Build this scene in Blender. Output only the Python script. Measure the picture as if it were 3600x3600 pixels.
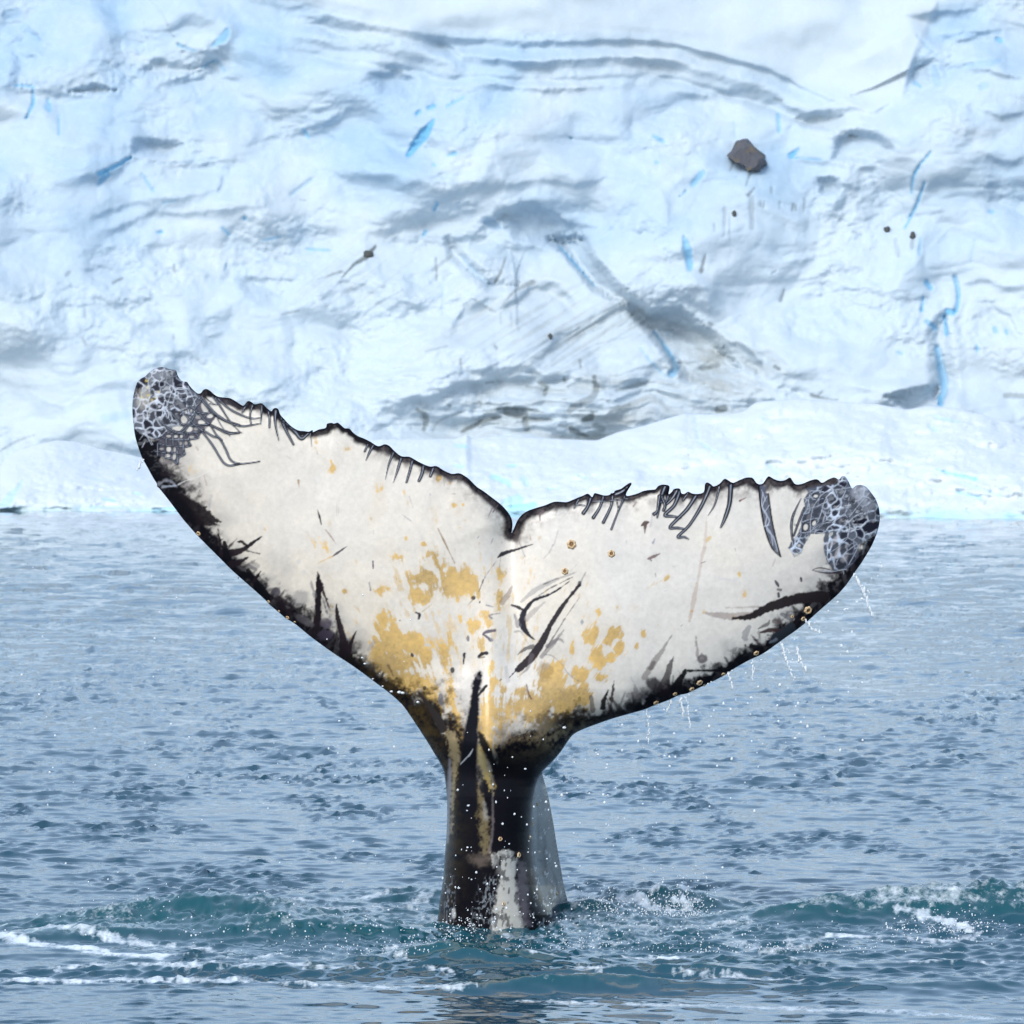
import bpy, bmesh, math, random
import numpy as np
from mathutils import Vector

# ------------------------------------------------------------------ camera, sky, sun, exposure
scene = bpy.context.scene
for o in list(bpy.data.objects):
    bpy.data.objects.remove(o)
F = 18000.0            # focal length in photograph pixels (photograph is 3600 wide)
HOR = 1560.0           # row of the horizon
CAM_H = 2.83           # eye height above the sea, metres
D0 = 30.0              # distance to the whale
cam_data = bpy.data.cameras.new('camera')
cam = bpy.data.objects.new('camera', cam_data)
scene.collection.objects.link(cam)
scene.camera = cam
cam.location = (0, 0, CAM_H)
cam.rotation_euler = (math.radians(90), 0, 0)
cam_data.sensor_width = 36
cam_data.lens = 36 * F / 3600
cam_data.shift_y = (HOR - 1800) / 3600
cam_data.clip_start = 0.5
cam_data.clip_end = 5000
cam_data.dof.use_dof = True
cam_data.dof.focus_distance = D0 - 0.1
cam_data.dof.aperture_fstop = 13

SUN_EL, SUN_ROT = 36.0, 207.0
world = bpy.data.worlds.new('World')
scene.world = world
world.use_nodes = True
wn = world.node_tree.nodes
wl = world.node_tree.links
wn.clear()
w_out = wn.new('ShaderNodeOutputWorld')
w_bg = wn.new('ShaderNodeBackground')
w_sky = wn.new('ShaderNodeTexSky')
w_sky.sky_type = 'NISHITA'
w_sky.sun_disc = False
w_sky.sun_elevation = math.radians(SUN_EL)
w_sky.sun_rotation = math.radians(SUN_ROT)
w_sky.air_density = 1.0
w_sky.dust_density = 1.5
w_sky.ozone_density = 1.0
w_mix = wn.new('ShaderNodeMix')          # a thin even cloud deck over the clear sky
w_mix.data_type = 'RGBA'
w_mix.inputs[0].default_value = 0.3
w_mix.inputs[7].default_value = (5.6, 7.0, 8.8, 1)
wl.new(w_sky.outputs[0], w_mix.inputs[6])
wl.new(w_mix.outputs[2], w_bg.inputs[0])
w_bg.inputs[1].default_value = 0.15
wl.new(w_bg.outputs[0], w_out.inputs[0])

sun_data = bpy.data.lights.new('sun', 'SUN')
sun = bpy.data.objects.new('sun', sun_data)
scene.collection.objects.link(sun)
sun_data.energy = 1.5
sun_data.angle = math.radians(24)
sun_data.color = (1.0, 0.97, 0.92)
_az, _el = math.radians(SUN_ROT), math.radians(SUN_EL)
sd = Vector((math.sin(_az) * math.cos(_el), math.cos(_az) * math.cos(_el), math.sin(_el)))
sun.rotation_euler = (-sd).to_track_quat('-Z', 'Y').to_euler()

scene.view_settings.view_transform = 'Standard'
scene.view_settings.look = 'None'
scene.view_settings.gamma = 1
scene.view_settings.use_curve_mapping = False
scene.view_settings.exposure = 0.50
scene.render.engine = 'CYCLES'
scene.cycles.max_bounces = 4
scene.cycles.diffuse_bounces = 3
scene.cycles.glossy_bounces = 3
scene.cycles.use_denoising = True

rng = np.random.default_rng(7)

# ------------------------------------------------------------------ helpers
def noise2(x, y, seed=0):
    """smooth value noise in [-1, 1]"""
    r = np.random.default_rng(seed).random(65536).astype(np.float32) * 2 - 1
    xi = np.floor(x).astype(np.int64); yi = np.floor(y).astype(np.int64)
    fx = (x - xi).astype(np.float32); fy = (y - yi).astype(np.float32)
    fx = fx * fx * fx * (fx * (fx * 6 - 15) + 10); fy = fy * fy * fy * (fy * (fy * 6 - 15) + 10)
    def hsh(a, b):
        return r[((a * 73856093) ^ (b * 19349663) ^ (seed * 83492791)) & 65535]
    a = hsh(xi, yi); b = hsh(xi + 1, yi); c = hsh(xi, yi + 1); d = hsh(xi + 1, yi + 1)
    return (a * (1 - fx) + b * fx) * (1 - fy) + (c * (1 - fx) + d * fx) * fy

def fbm(x, y, seed=0, octaves=4, gain=0.5, lac=2.03):
    s = 0; a = 1.0; t = 0
    for i in range(octaves):
        s = s + a * noise2(x + 17.3 * i, y - 9.1 * i, seed + i); t += a
        x = x * lac; y = y * lac; a *= gain
    return s / t

def ridged(x, y, seed=0, octaves=4):
    s = 0; a = 1.0; t = 0
    for i in range(octaves):
        s = s + a * (1 - 2 * np.abs(noise2(x + 11.7 * i, y + 5.3 * i, seed + i))); t += a
        x = x * 2.1; y = y * 2.1; a *= 0.5
    return s / t

def sstep(a, b, x):
    t = np.clip((x - a) / (b - a), 0, 1)
    return t * t * (3 - 2 * t)

def unproject(px, py, Y):
    return (px - 1800) / F * Y, Y, CAM_H + (HOR - py) / F * Y

def mesh_object(name, verts, faces, mat=None, parent=None, smooth=True):
    me = bpy.data.meshes.new(name)
    if isinstance(faces, np.ndarray):
        k = faces.shape[1]
        me.vertices.add(len(verts)); me.vertices.foreach_set('co', np.asarray(verts, np.float32).ravel())
        me.loops.add(faces.size); me.loops.foreach_set('vertex_index', faces.astype(np.int32).ravel())
        me.polygons.add(len(faces)); me.polygons.foreach_set('loop_start', np.arange(0, faces.size, k, dtype=np.int32))
        me.update(calc_edges=True); me.validate()
    else:
        me.from_pydata([tuple(v) for v in verts], [], faces)
        me.update()
    if smooth:
        me.polygons.foreach_set('use_smooth', np.ones(len(me.polygons), bool))
    ob = bpy.data.objects.new(name, me)
    scene.collection.objects.link(ob)
    if mat: me.materials.append(mat)
    if parent: ob.parent = parent
    return ob

def float_attr(ob, name, data):
    a = ob.data.attributes.new(name, 'FLOAT', 'POINT'); a.data.foreach_set('value', np.asarray(data, np.float32).ravel())

def color_attr(ob, name, rgb):
    a = ob.data.attributes.new(name, 'FLOAT_COLOR', 'POINT')
    c = np.ones((len(rgb), 4), np.float32); c[:, :3] = rgb
    a.data.foreach_set('color', c.ravel())

def tag(o, label=None, cat=None, group=None, kind=None):
    if label: o['label'] = label
    if cat: o['category'] = cat
    if group: o['group'] = group
    if kind: o['kind'] = kind
    return o

def grid_quads(nr, nc):
    i = np.arange(nr * nc).reshape(nr, nc)
    return np.stack([i[:-1, :-1], i[:-1, 1:], i[1:, 1:], i[1:, :-1]], -1).reshape(-1, 4)

class Mat:
    def __init__(s, name):
        s.m = bpy.data.materials.new(name); s.m.use_nodes = True
        s.n = s.m.node_tree.nodes; s.l = s.m.node_tree.links
        s.b = s.n['Principled BSDF']; s.out = s.n['Material Output']
    def node(s, t, **kw):
        n = s.n.new(t)
        for k, v in kw.items(): setattr(n, k, v)
        return n
    def set(s, **kw):
        for k, v in kw.items(): s.b.inputs[k.replace('_', ' ')].default_value = v
        return s
    def attr(s, name):
        return s.node('ShaderNodeAttribute', attribute_name=name)
    def noise(s, scale, detail=4, rough=0.55, vec=None, dist=0):
        n = s.node('ShaderNodeTexNoise'); n.inputs['Scale'].default_value = scale
        n.inputs['Detail'].default_value = detail; n.inputs['Roughness'].default_value = rough
        n.inputs['Distortion'].default_value = dist
        if vec is not None: s.l.new(vec, n.inputs['Vector'])
        return n
    def mix(s, fac, a, b, blend='MIX'):
        n = s.node('ShaderNodeMix', data_type='RGBA', blend_type=blend)
        for sock, v in ((n.inputs[0], fac), (n.inputs[6], a), (n.inputs[7], b)):
            if isinstance(v, bpy.types.NodeSocket): s.l.new(v, sock)
            elif isinstance(v, tuple): sock.default_value = (*v, 1)
            else: sock.default_value = v
        return n.outputs[2]
    def math(s, op, a, b=0.0, clamp=False):
        n = s.node('ShaderNodeMath', operation=op, use_clamp=clamp)
        for sock, v in ((n.inputs[0], a), (n.inputs[1], b)):
            if isinstance(v, bpy.types.NodeSocket): s.l.new(v, sock)
            else: sock.default_value = v
        return n.outputs[0]
    def ramp(s, fac, a, b, lo=0.0, hi=1.0):
        n = s.node('ShaderNodeMapRange'); s.l.new(fac, n.inputs[0])
        for i, v in enumerate((a, b, lo, hi)): n.inputs[i + 1].default_value = v
        return n.outputs[0]
    def bump(s, h, strength, dist, prev=None):
        n = s.node('ShaderNodeBump'); s.l.new(h, n.inputs['Height'])
        n.inputs['Strength'].default_value = strength; n.inputs['Distance'].default_value = dist
        if prev is not None: s.l.new(prev, n.inputs['Normal'])
        return n.outputs[0]

# zoomed crops of the photograph in which features were measured: origin and scale
CROPS = {1: (420, 1240, 700 / 1932), 2: (1100, 1400, 800 / 1932), 3: (1700, 1600, 700 / 1932), 4: (2300, 1600, 850 / 1932),
         5: (550, 1800, 900 / 1932), 6: (1250, 1900, 900 / 1932), 7: (1900, 2000, 1000 / 1932), 8: (1400, 2450, 800 / 1932),
         9: (440, 1270, 400 / 1932), 10: (2740, 1660, 380 / 1932), 11: (1500, 2600, 600 / 1656), 12: (2450, 400, 350 / 1690),
         21: (0, 0, 1200 / 1932), 22: (1200, 0, 1200 / 1932), 23: (2400, 0, 1200 / 1932), 24: (1200, 800, 1200 / 1932),
         25: (2400, 800, 1200 / 1932), 26: (0, 1000, 1200 / 1932), 27: (0, 2600, 1800 / 1932), 28: (1800, 2600, 1800 / 1932), 0: (0, 0, 1)}
def C(n, pts):
    ox, oy, s = CROPS[n]
    return [(ox + s * x, oy + s * y) for x, y in pts]
def CS(n): return CROPS[n][2]

class Canvas:
    """pigment and relief values over a regular grid of surface points (u, v)"""
    def __init__(s, u0, v0, u1, v1, g):
        s.u0, s.v0, s.g = u0, v0, g
        s.u = np.arange(u0, u1 + g, g); s.v = np.arange(v0, v1 + g, g)
        s.U, s.V = np.meshgrid(s.u, s.v); s.U = s.U.astype(np.float32); s.V = s.V.astype(np.float32)
        s.shape = s.U.shape
        s.rgb = np.zeros(s.shape + (3,), np.float32)
        s.relief = np.zeros(s.shape, np.float32)
        s.n1 = fbm(s.U / 26, s.V / 26, 3, 4); s.n2 = fbm(s.U / 9, s.V / 9, 13, 3); s.n3 = fbm(s.U / 90, s.V / 90, 23, 4)
    def win(s, pts, pad):
        a = np.asarray(pts)
        x0, y0 = a.min(0) - pad; x1, y1 = a.max(0) + pad
        i0 = max(0, int((y0 - s.v0) / s.g)); i1 = min(s.shape[0], int((y1 - s.v0) / s.g) + 2)
        j0 = max(0, int((x0 - s.u0) / s.g)); j1 = min(s.shape[1], int((x1 - s.u0) / s.g) + 2)
        return (slice(i0, i1), slice(j0, j1))
    def put(s, sl, a, col, relief=0):
        a = np.clip(a, 0, 1)[..., None]
        s.rgb[sl] = s.rgb[sl] * (1 - a) + np.asarray(col, np.float32) * a
        if relief: s.relief[sl] += relief * a[..., 0]
    def stroke_mask(s, pts, w, soft=2.5, rough=0.0, smooth=True):
        """tapered stroke; w = full width, one value or one per point"""
        pts = np.asarray(pts, float); n = len(pts)
        ws = np.full(n, w, float) if np.isscalar(w) else np.interp(np.linspace(0, 1, n), np.linspace(0, 1, len(w)), w)
        if smooth and n > 2:
            t = np.linspace(0, n - 1, (n - 1) * 6 + 1); P = []
            for q in t:
                i = min(int(q), n - 2); f = q - i
                p0, p1, p2, p3 = pts[max(i - 1, 0)], pts[i], pts[i + 1], pts[min(i + 2, n - 1)]
                P.append(0.5 * (2 * p1 + (p2 - p0) * f + (2 * p0 - 5 * p1 + 4 * p2 - p3) * f * f + (3 * p1 - p0 - 3 * p2 + p3) * f ** 3))
            ws = np.interp(t, np.arange(n), ws); pts = np.array(P)
        sl = s.win(pts, ws.max() / 2 + soft * 2 + rough + 4)
        U, V = s.U[sl], s.V[sl]
        if U.size == 0: return sl, np.zeros(U.shape)
        best = np.full(U.shape, 1e9, np.float32)
        for i in range(len(pts) - 1):
            ax, ay = pts[i]; bx, by = pts[i + 1]; dx, dy = bx - ax, by - ay
            L = dx * dx + dy * dy + 1e-9
            t = np.clip(((U - ax) * dx + (V - ay) * dy) / L, 0, 1)
            d = np.hypot(U - ax - t * dx, V - ay - t * dy) - (ws[i] * (1 - t) + ws[i + 1] * t) / 2
            best = np.minimum(best, d)
        if rough: best = best + .55 * rough * (s.n2[sl] + 0.8 * s.n1[sl])
        return sl, 1 - sstep(-soft, soft, best)
    def stroke(s, crop, pts, w, col, a=1.0, soft=2.5, rough=0.0, relief=0, smooth=True):
        k = CS(crop); w = w * k if np.isscalar(w) else [q * k for q in w]
        if a > .8: a = 1 - (1 - a) * .2
        sl, m = s.stroke_mask(C(crop, pts), w, soft, rough, smooth)
        s.put(sl, m * a, col, relief)
    def ell(s, crop, cx, cy, rx, ry, ang, col, a=1.0, soft=0.25, rough=0.15, relief=0):
        k = CS(crop); (cx, cy), = C(crop, [(cx, cy)]); rx *= k; ry *= k; q = math.radians(ang)
        r = max(rx, ry) * 1.5
        sl = s.win([(cx - r, cy - r), (cx + r, cy + r)], 4)
        dx, dy = s.U[sl] - cx, s.V[sl] - cy
        x = (dx * math.cos(q) + dy * math.sin(q)) / rx; y = (-dx * math.sin(q) + dy * math.cos(q)) / ry
        d = np.hypot(x, y) + rough * (s.n2[sl] * 1.2 + s.n1[sl])
        s.put(sl, (1 - sstep(1 - soft, 1 + soft, d)) * a, col, relief)
    def poly_mask(s, pts, soft=3, rough=0.0):
        pts = np.asarray(pts, float); sl = s.win(pts, soft * 3 + rough + 4)
        U, V = s.U[sl], s.V[sl]
        inside = np.zeros(U.shape, bool); best = np.full(U.shape, 1e9, np.float32)
        for i in range(len(pts)):
            ax, ay = pts[i]; bx, by = pts[(i + 1) % len(pts)]; dx, dy = bx - ax, by - ay
            t = np.clip(((U - ax) * dx + (V - ay) * dy) / (dx * dx + dy * dy + 1e-9), 0, 1)
            best = np.minimum(best, np.hypot(U - ax - t * dx, V - ay - t * dy))
            if dy != 0: inside ^= ((ay > V) != (by > V)) & (U < dx * (V - ay) / dy + ax)
        d = np.where(inside, -best, best)
        if rough: d = d + rough * (s.n2[sl] + 0.8 * s.n1[sl])
        return sl, 1 - sstep(-soft, soft, d)
    def poly(s, crop, pts, col, a=1.0, soft=3, rough=0.0, relief=0):
        sl, m = s.poly_mask(C(crop, pts), soft, rough)
        s.put(sl, m * a, col, relief)

# ------------------------------------------------------------------ glacier
GY0, GK = 232.0, 0.45        # distance of the ice front at sea level and how far it leans back per metre of height
def glacier_depth(py, relief):
    return (GY0 + GK * CAM_H + relief) / (1 - GK * (HOR - py) / F)

SNOW = (0.475, 0.555, 0.615)
BLUE = (0.10, 0.38, 0.62)
PALEBLUE = (0.25, 0.41, 0.58)
DIRT = (0.20, 0.21, 0.20)
DARKDIRT = (0.07, 0.085, 0.08)

def build_glacier():
    g = Canvas(-450, -700, 4050, 1870, 5.0)
    U, V = g.U, g.V
    R = np.zeros(g.shape, np.float32)
    wx = U + 60 * fbm(U / 260, V / 260, 101, 3); wy = V + 60 * fbm(U / 260, V / 260, 131, 3)
    # broad undulation and broken, flat-faceted ice
    R += 3.0 * fbm(wx / 900, wy / 500, 41, 3)
    def scallop(scale, seed, ani=1.0, vary=.5):
        """continuous hollows meeting in ridges, about 0 to 1"""
        r = np.random.default_rng(seed)
        x = wx / scale; y = wy / scale * ani
        xi = np.floor(x).astype(int); yi = np.floor(y).astype(int)
        best = np.full(x.shape, 9.0); tab = r.random((4096, 3))
        for dx in (-1, 0, 1):
            for dy in (-1, 0, 1):
                h = ((xi + dx) * 7919 ^ (yi + dy) * 10477 ^ seed) & 4095
                best = np.minimum(best, (x - xi - dx - tab[h, 0]) ** 2 + (y - yi - dy - tab[h, 1]) ** 2 + vary * tab[h, 2])
        return best.astype(np.float32)
    # smooth snow dome at the top
    top = np.interp(g.u, [-700, 300, 850, 1250, 1600, 2000, 2300, 2500, 2700, 2900, 3050, 3170, 3220, 3300, 3600, 4300],
                    [-500, -300, -40, 55, 130, 140, 140, 180, 240, 330, 390, 360, 200, 40, -40, -200])[None, :]
    top = top + 14 * fbm(U / 120, V / 300, 77, 3)
    dome = sstep(20, -50, V - top)
    rough_amt = 1 - dome
    smoothface = np.clip(sstep(0, 1, fbm(U / 420, V / 260, 151, 2) * 1.6 + 0.35), 0, 1)
    ra = rough_amt * (0.35 + 0.65 * (1 - smoothface * sstep(900, 300, V)))
    patchy = sstep(.05, .5, fbm(U / 330, V / 230, 161, 3) + .25 * sstep(500, 1100, V))
    R += ra * (1.1 * scallop(520, 5, 1.5) - .6 * scallop(330, 6, 1.6) + .22 * patchy * scallop(110, 9, 1.3)) + ra * .9 * fbm(wx / 300, wy / 170, 43, 2)
    R += ra * (.25 * ridged(wx / 300, wy / 150, 61, 3) + (.05 + .20 * patchy) * fbm(wx / 60, wy / 38, 71, 4))
    R += rough_amt * (.02 + .05 * patchy) * fbm(U / 16, V / 11, 81, 3)
    # ledge below the dome: overhanging lip, then soft horizontal bedding
    band = sstep(0, 14, V - top) * sstep(330, 160, V - top) * sstep(700, 1300, U) * sstep(3200, 2500, U)
    bed = (V - top) + 16 * fbm(U / 300, V / 300, 91, 3) + 0.03 * (U - 1900)
    R += .4 * sstep(-10, 60, V - top) * sstep(220, 40, V - top) * sstep(500, 1100, U) * sstep(3300, 2800, U)
    R += band * (.35 * np.sin(bed / 17) * np.exp(-((bed - 60) / 70) ** 2) + 0.4 * np.exp(-((bed - 150) / 16) ** 2))
    R -= .4 * dome * sstep(0, -260, V - top)
    # ledges: snow-laden tops that stand proud over shaded undersides
    for crop, pts, a in ((21, [(0, 470), (90, 485), (210, 497), (390, 525), (650, 520)], .7), (21, [(800, 410), (920, 440), (1060, 410), (1220, 345)], .8), (21, [(760, 880), (860, 900), (1000, 925), (1240, 895), (1400, 885)], .4), (21, [(480, 985), (560, 990), (650, 945), (745, 890)], .8),
                         (21, [(860, 1120), (1000, 1115), (1220, 1060), (1290, 920)], .5), (21, [(840, 1190), (1000, 1200), (1200, 1180), (1440, 1155)], .5), (21, [(500, 1230), (620, 1170), (800, 1130), (870, 1170)], .5), (21, [(600, 1290), (780, 1240), (880, 1180)], .5), (21, [(970, 1520), (1150, 1540), (1300, 1560), (1500, 1560)], .7), (21, [(100, 150), (160, 150), (250, 210)], .7),
                         (22, [(560, 215), (680, 300), (860, 325), (1100, 345), (1350, 320), (1600, 310), (1932, 345)], 1.1), (22, [(800, 455), (1000, 485), (1200, 495), (1450, 470), (1700, 440), (1860, 430)], .7), (22, [(0, 170), (150, 215), (330, 235), (450, 250)], .8), (22, [(180, 400), (300, 395), (400, 430)], .9), (22, [(820, 1240), (920, 1170), (1010, 1135), (1120, 1135), (1200, 1200), (1290, 1250), (1420, 1270)], 1.0),
                         (22, [(0, 985), (170, 995), (290, 985)], .4), (22, [(700, 1020), (850, 1050), (1000, 1030), (1160, 1000), (1300, 1040), (1500, 990), (1700, 1010)], .5), (22, [(340, 1250), (520, 1200), (700, 1190)], .5), (22, [(560, 1360), (700, 1330), (860, 1330), (1000, 1380)], .5), (24, [(880, 90), (1000, 110), (1090, 100), (1210, 110)], .5),
                         (24, [(420, 950), (520, 940), (640, 875), (800, 865), (1000, 825), (1130, 845), (1300, 835), (1450, 855), (1700, 850)], 1.2), (24, [(500, 1100), (700, 1090), (860, 1032), (1000, 1018), (1140, 1045)], .8), (24, [(620, 540), (700, 440), (800, 420), (860, 460)], .6), (24, [(900, 460), (1060, 330), (1190, 300), (1330, 420)], .7), (24, [(1080, 760), (1250, 600), (1400, 510), (1580, 430)], .6),
                         (25, [(0, 545), (150, 560), (300, 640), (400, 700), (450, 790)], 1.1), (25, [(1150, 975), (1290, 930), (1440, 905)], 1.0), (25, [(0, 340), (100, 330), (300, 360), (420, 370)], .4), (25, [(1560, 300), (1700, 290), (1900, 330)], .7), (25, [(1750, 420), (1850, 480), (1932, 600)], .6),
                         (23, [(0, 515), (130, 530), (280, 495), (430, 500)], .6), (23, [(480, 545), (560, 570), (700, 640), (900, 600), (1100, 620), (1180, 560)], .8), (23, [(640, 890), (780, 905), (900, 905), (1050, 935)], .7), (23, [(860, 780), (960, 740), (1060, 745), (1160, 800)], .8), (23, [(1290, 75), (1500, 55), (1700, 30)], .9), (23, [(1460, 200), (1600, 205), (1760, 175)], .8), (23, [(1590, 375), (1720, 385), (1932, 430)], .9), (23, [(0, 900), (100, 915), (160, 950)], .5), (23, [(1640, 600), (1800, 640), (1932, 620)], .6), (23, [(760, 1010), (900, 1020), (980, 1050)], .6), (23, [(820, 1180), (960, 1240), (1080, 1200)], .4), (23, [(1700, 860), (1850, 900), (1932, 880)], .5)):
        q = np.asarray(C(crop, pts)); x0, x1 = q[0, 0], q[-1, 0]; w = 45.0
        line = np.interp(U + 16 * fbm(U / 40, V / 40, 171, 2), q[:, 0], q[:, 1]) + 7 * fbm(U / 34, V * 0, 173, 3)
        sgn = V - line
        ends = sstep(x0 - w, x0 + w, U) * sstep(x1 + w, x1 - w, U)
        R += .34 * a * ends * (np.where(sgn < 0, -.9 * np.exp(-(sgn / 70) ** 2), -.9 * np.exp(-(sgn / 13) ** 2)) + .8 * np.exp(-((sgn - 34) / 26) ** 2))
    # the big folded mass right of centre: its diagonal underside, then other overhanging folds
    for poly, band, amp, fall in ((C(24, [(1250, -20), (1370, 90), (1450, 200), (1640, 400), (1760, 470), (1932, 490)]) + C(25, [(150, 570), (300, 650), (400, 715), (455, 760)]), 66, 1.5, 330),
                                  (C(24, [(560, 480), (640, 330), (760, 200), (860, 120), (960, 80), (1060, 100), (1130, 170)]), 50, -.6, 200),
                                  (C(21, [(1350, 60), (1290, 170), (1220, 280), (1100, 380), (900, 440), (780, 450)]), 70, -.7, 260),
                                  (C(23, [(1270, 110), (1330, 220), (1440, 330), (1440, 480)]), 60, -.6, 240),
                                  (C(21, [(940, 1520), (1100, 1560), (1290, 1600), (1400, 1665), (1650, 1650), (1932, 1570)]), 44, -.6, 260)):
        q = np.asarray(poly); best = np.full(U.shape, 1e9, np.float32); sg = np.zeros(U.shape, np.float32); al = np.zeros(U.shape, np.float32)
        for i in range(len(q) - 1):
            ax, ay = q[i]; dx, dy = q[i + 1] - q[i]; LL = dx * dx + dy * dy
            tt = np.clip(((wx * .5 + U * .5 - ax) * dx + (wy * .5 + V * .5 - ay) * dy) / LL, 0, 1)
            ex, ey = wx * .5 + U * .5 - ax - tt * dx, wy * .5 + V * .5 - ay - tt * dy
            d = np.hypot(ex, ey); n = d < best
            best = np.where(n, d, best); sg = np.where(n, np.sign(dx * ey - dy * ex), sg); al = np.where(n, (i + tt) / (len(q) - 1), al)
        sd_ = -best * sg if amp > 0 else best * sg          # + on the side of the mass that stands proud
        R -= abs(amp) * sstep(-band, 0, sd_) * np.exp(-(np.clip(sd_, 0, 9e3) / fall) ** 2) * sstep(0, .2, al) * sstep(1, .45, al)
    # chute and arch in the middle, recessed
    for pts, dep, soft in ((C(24, [(1180, 70), (1370, 70), (1450, 200), (1640, 400), (1760, 480), (1920, 470), (2100, 620), (2250, 800), (1960, 860), (1850, 720), (1720, 560), (1580, 420), (1430, 340), (1280, 150)]), 2.6, 9),
                           (C(24, [(900, -80), (1120, -90), (1240, 20), (1390, 70), (1180, 90), (1000, 40)]), 1.5, 12),
                           (C(24, [(600, 60), (720, 200), (860, 320), (1000, 330), (860, 350), (720, 260), (620, 150)]), 1.5, 10),
                           (C(21, [(95, 310), (190, 330), (210, 490), (75, 480)]), 1.2, 10),
                           (C(21, [(770, 790), (900, 800), (1030, 820), (960, 870), (760, 870)]), 1.3, 7),
                           (C(21, [(400, 520), (540, 480), (650, 515), (540, 530)]), 1.4, 6),
                           (C(21, [(800, 400), (900, 350), (1050, 380), (1220, 340), (1100, 410), (920, 440)]), 1.3, 8),
                           (C(22, [(180, 420), (300, 390), (410, 440), (390, 530), (240, 520)]), 1.5, 12),
                           (C(23, [(880, 770), (1000, 740), (1100, 760), (1180, 850), (980, 920), (860, 900)]), 1.5, 9),
                           (C(23, [(650, 680), (760, 640), (900, 660), (860, 730), (700, 720)]), 1.2, 8),
                           (C(23, [(770, 1010), (880, 1010), (880, 1080), (790, 1100)]), 1.3, 5),
                           (C(25, [(1420, 560), (1480, 500), (1500, 700), (1540, 900), (1490, 1010), (1440, 1000), (1420, 700)]), 1.6, 12),
                           (C(25, [(1150, 960), (1300, 920), (1440, 900), (1440, 1010), (1280, 1030)]), 2.0, 7)):
        sl, m = g.poly_mask(pts, soft * 2.4, 5)
        R[sl] += .5 * dep * m
    # dirty layered ice near the foot
    foot = np.exp(-((U - 2000) / 620) ** 2) * sstep(1250, 1340, V)
    R += foot * (0.35 * ridged(wx / 170, wy / 34, 201, 4) + 0.12 * np.sin(wy / 9 + 3 * fbm(U / 130, V / 130, 5, 2)))
    R += .7 * sstep(1420, 1530, V) * foot
    strata = np.exp(-((U - 1950) / 480) ** 2) * np.exp(-((V - 1180) / 170) ** 2)
    R += strata * 0.22 * ridged((U + 0.9 * V) / 260, (V * 0.9 + 0.55 * U) / 30, 211, 3)
    # pigment: snow, denser bluish ice where the face is broken, dirt
    ice = np.clip(0.42 + 0.9 * fbm(wx / 330, wy / 200, 301, 4), 0, 1) * sstep(1500, 300, V)
    col = np.array(SNOW, np.float32) * np.ones(g.shape + (1,), np.float32)
    ice = (0.72 * ice * rough_amt)[..., None]
    col = col * (1 - ice) + np.array(PALEBLUE, np.float32) * ice
    g.rgb = col; g.relief = R
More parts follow.
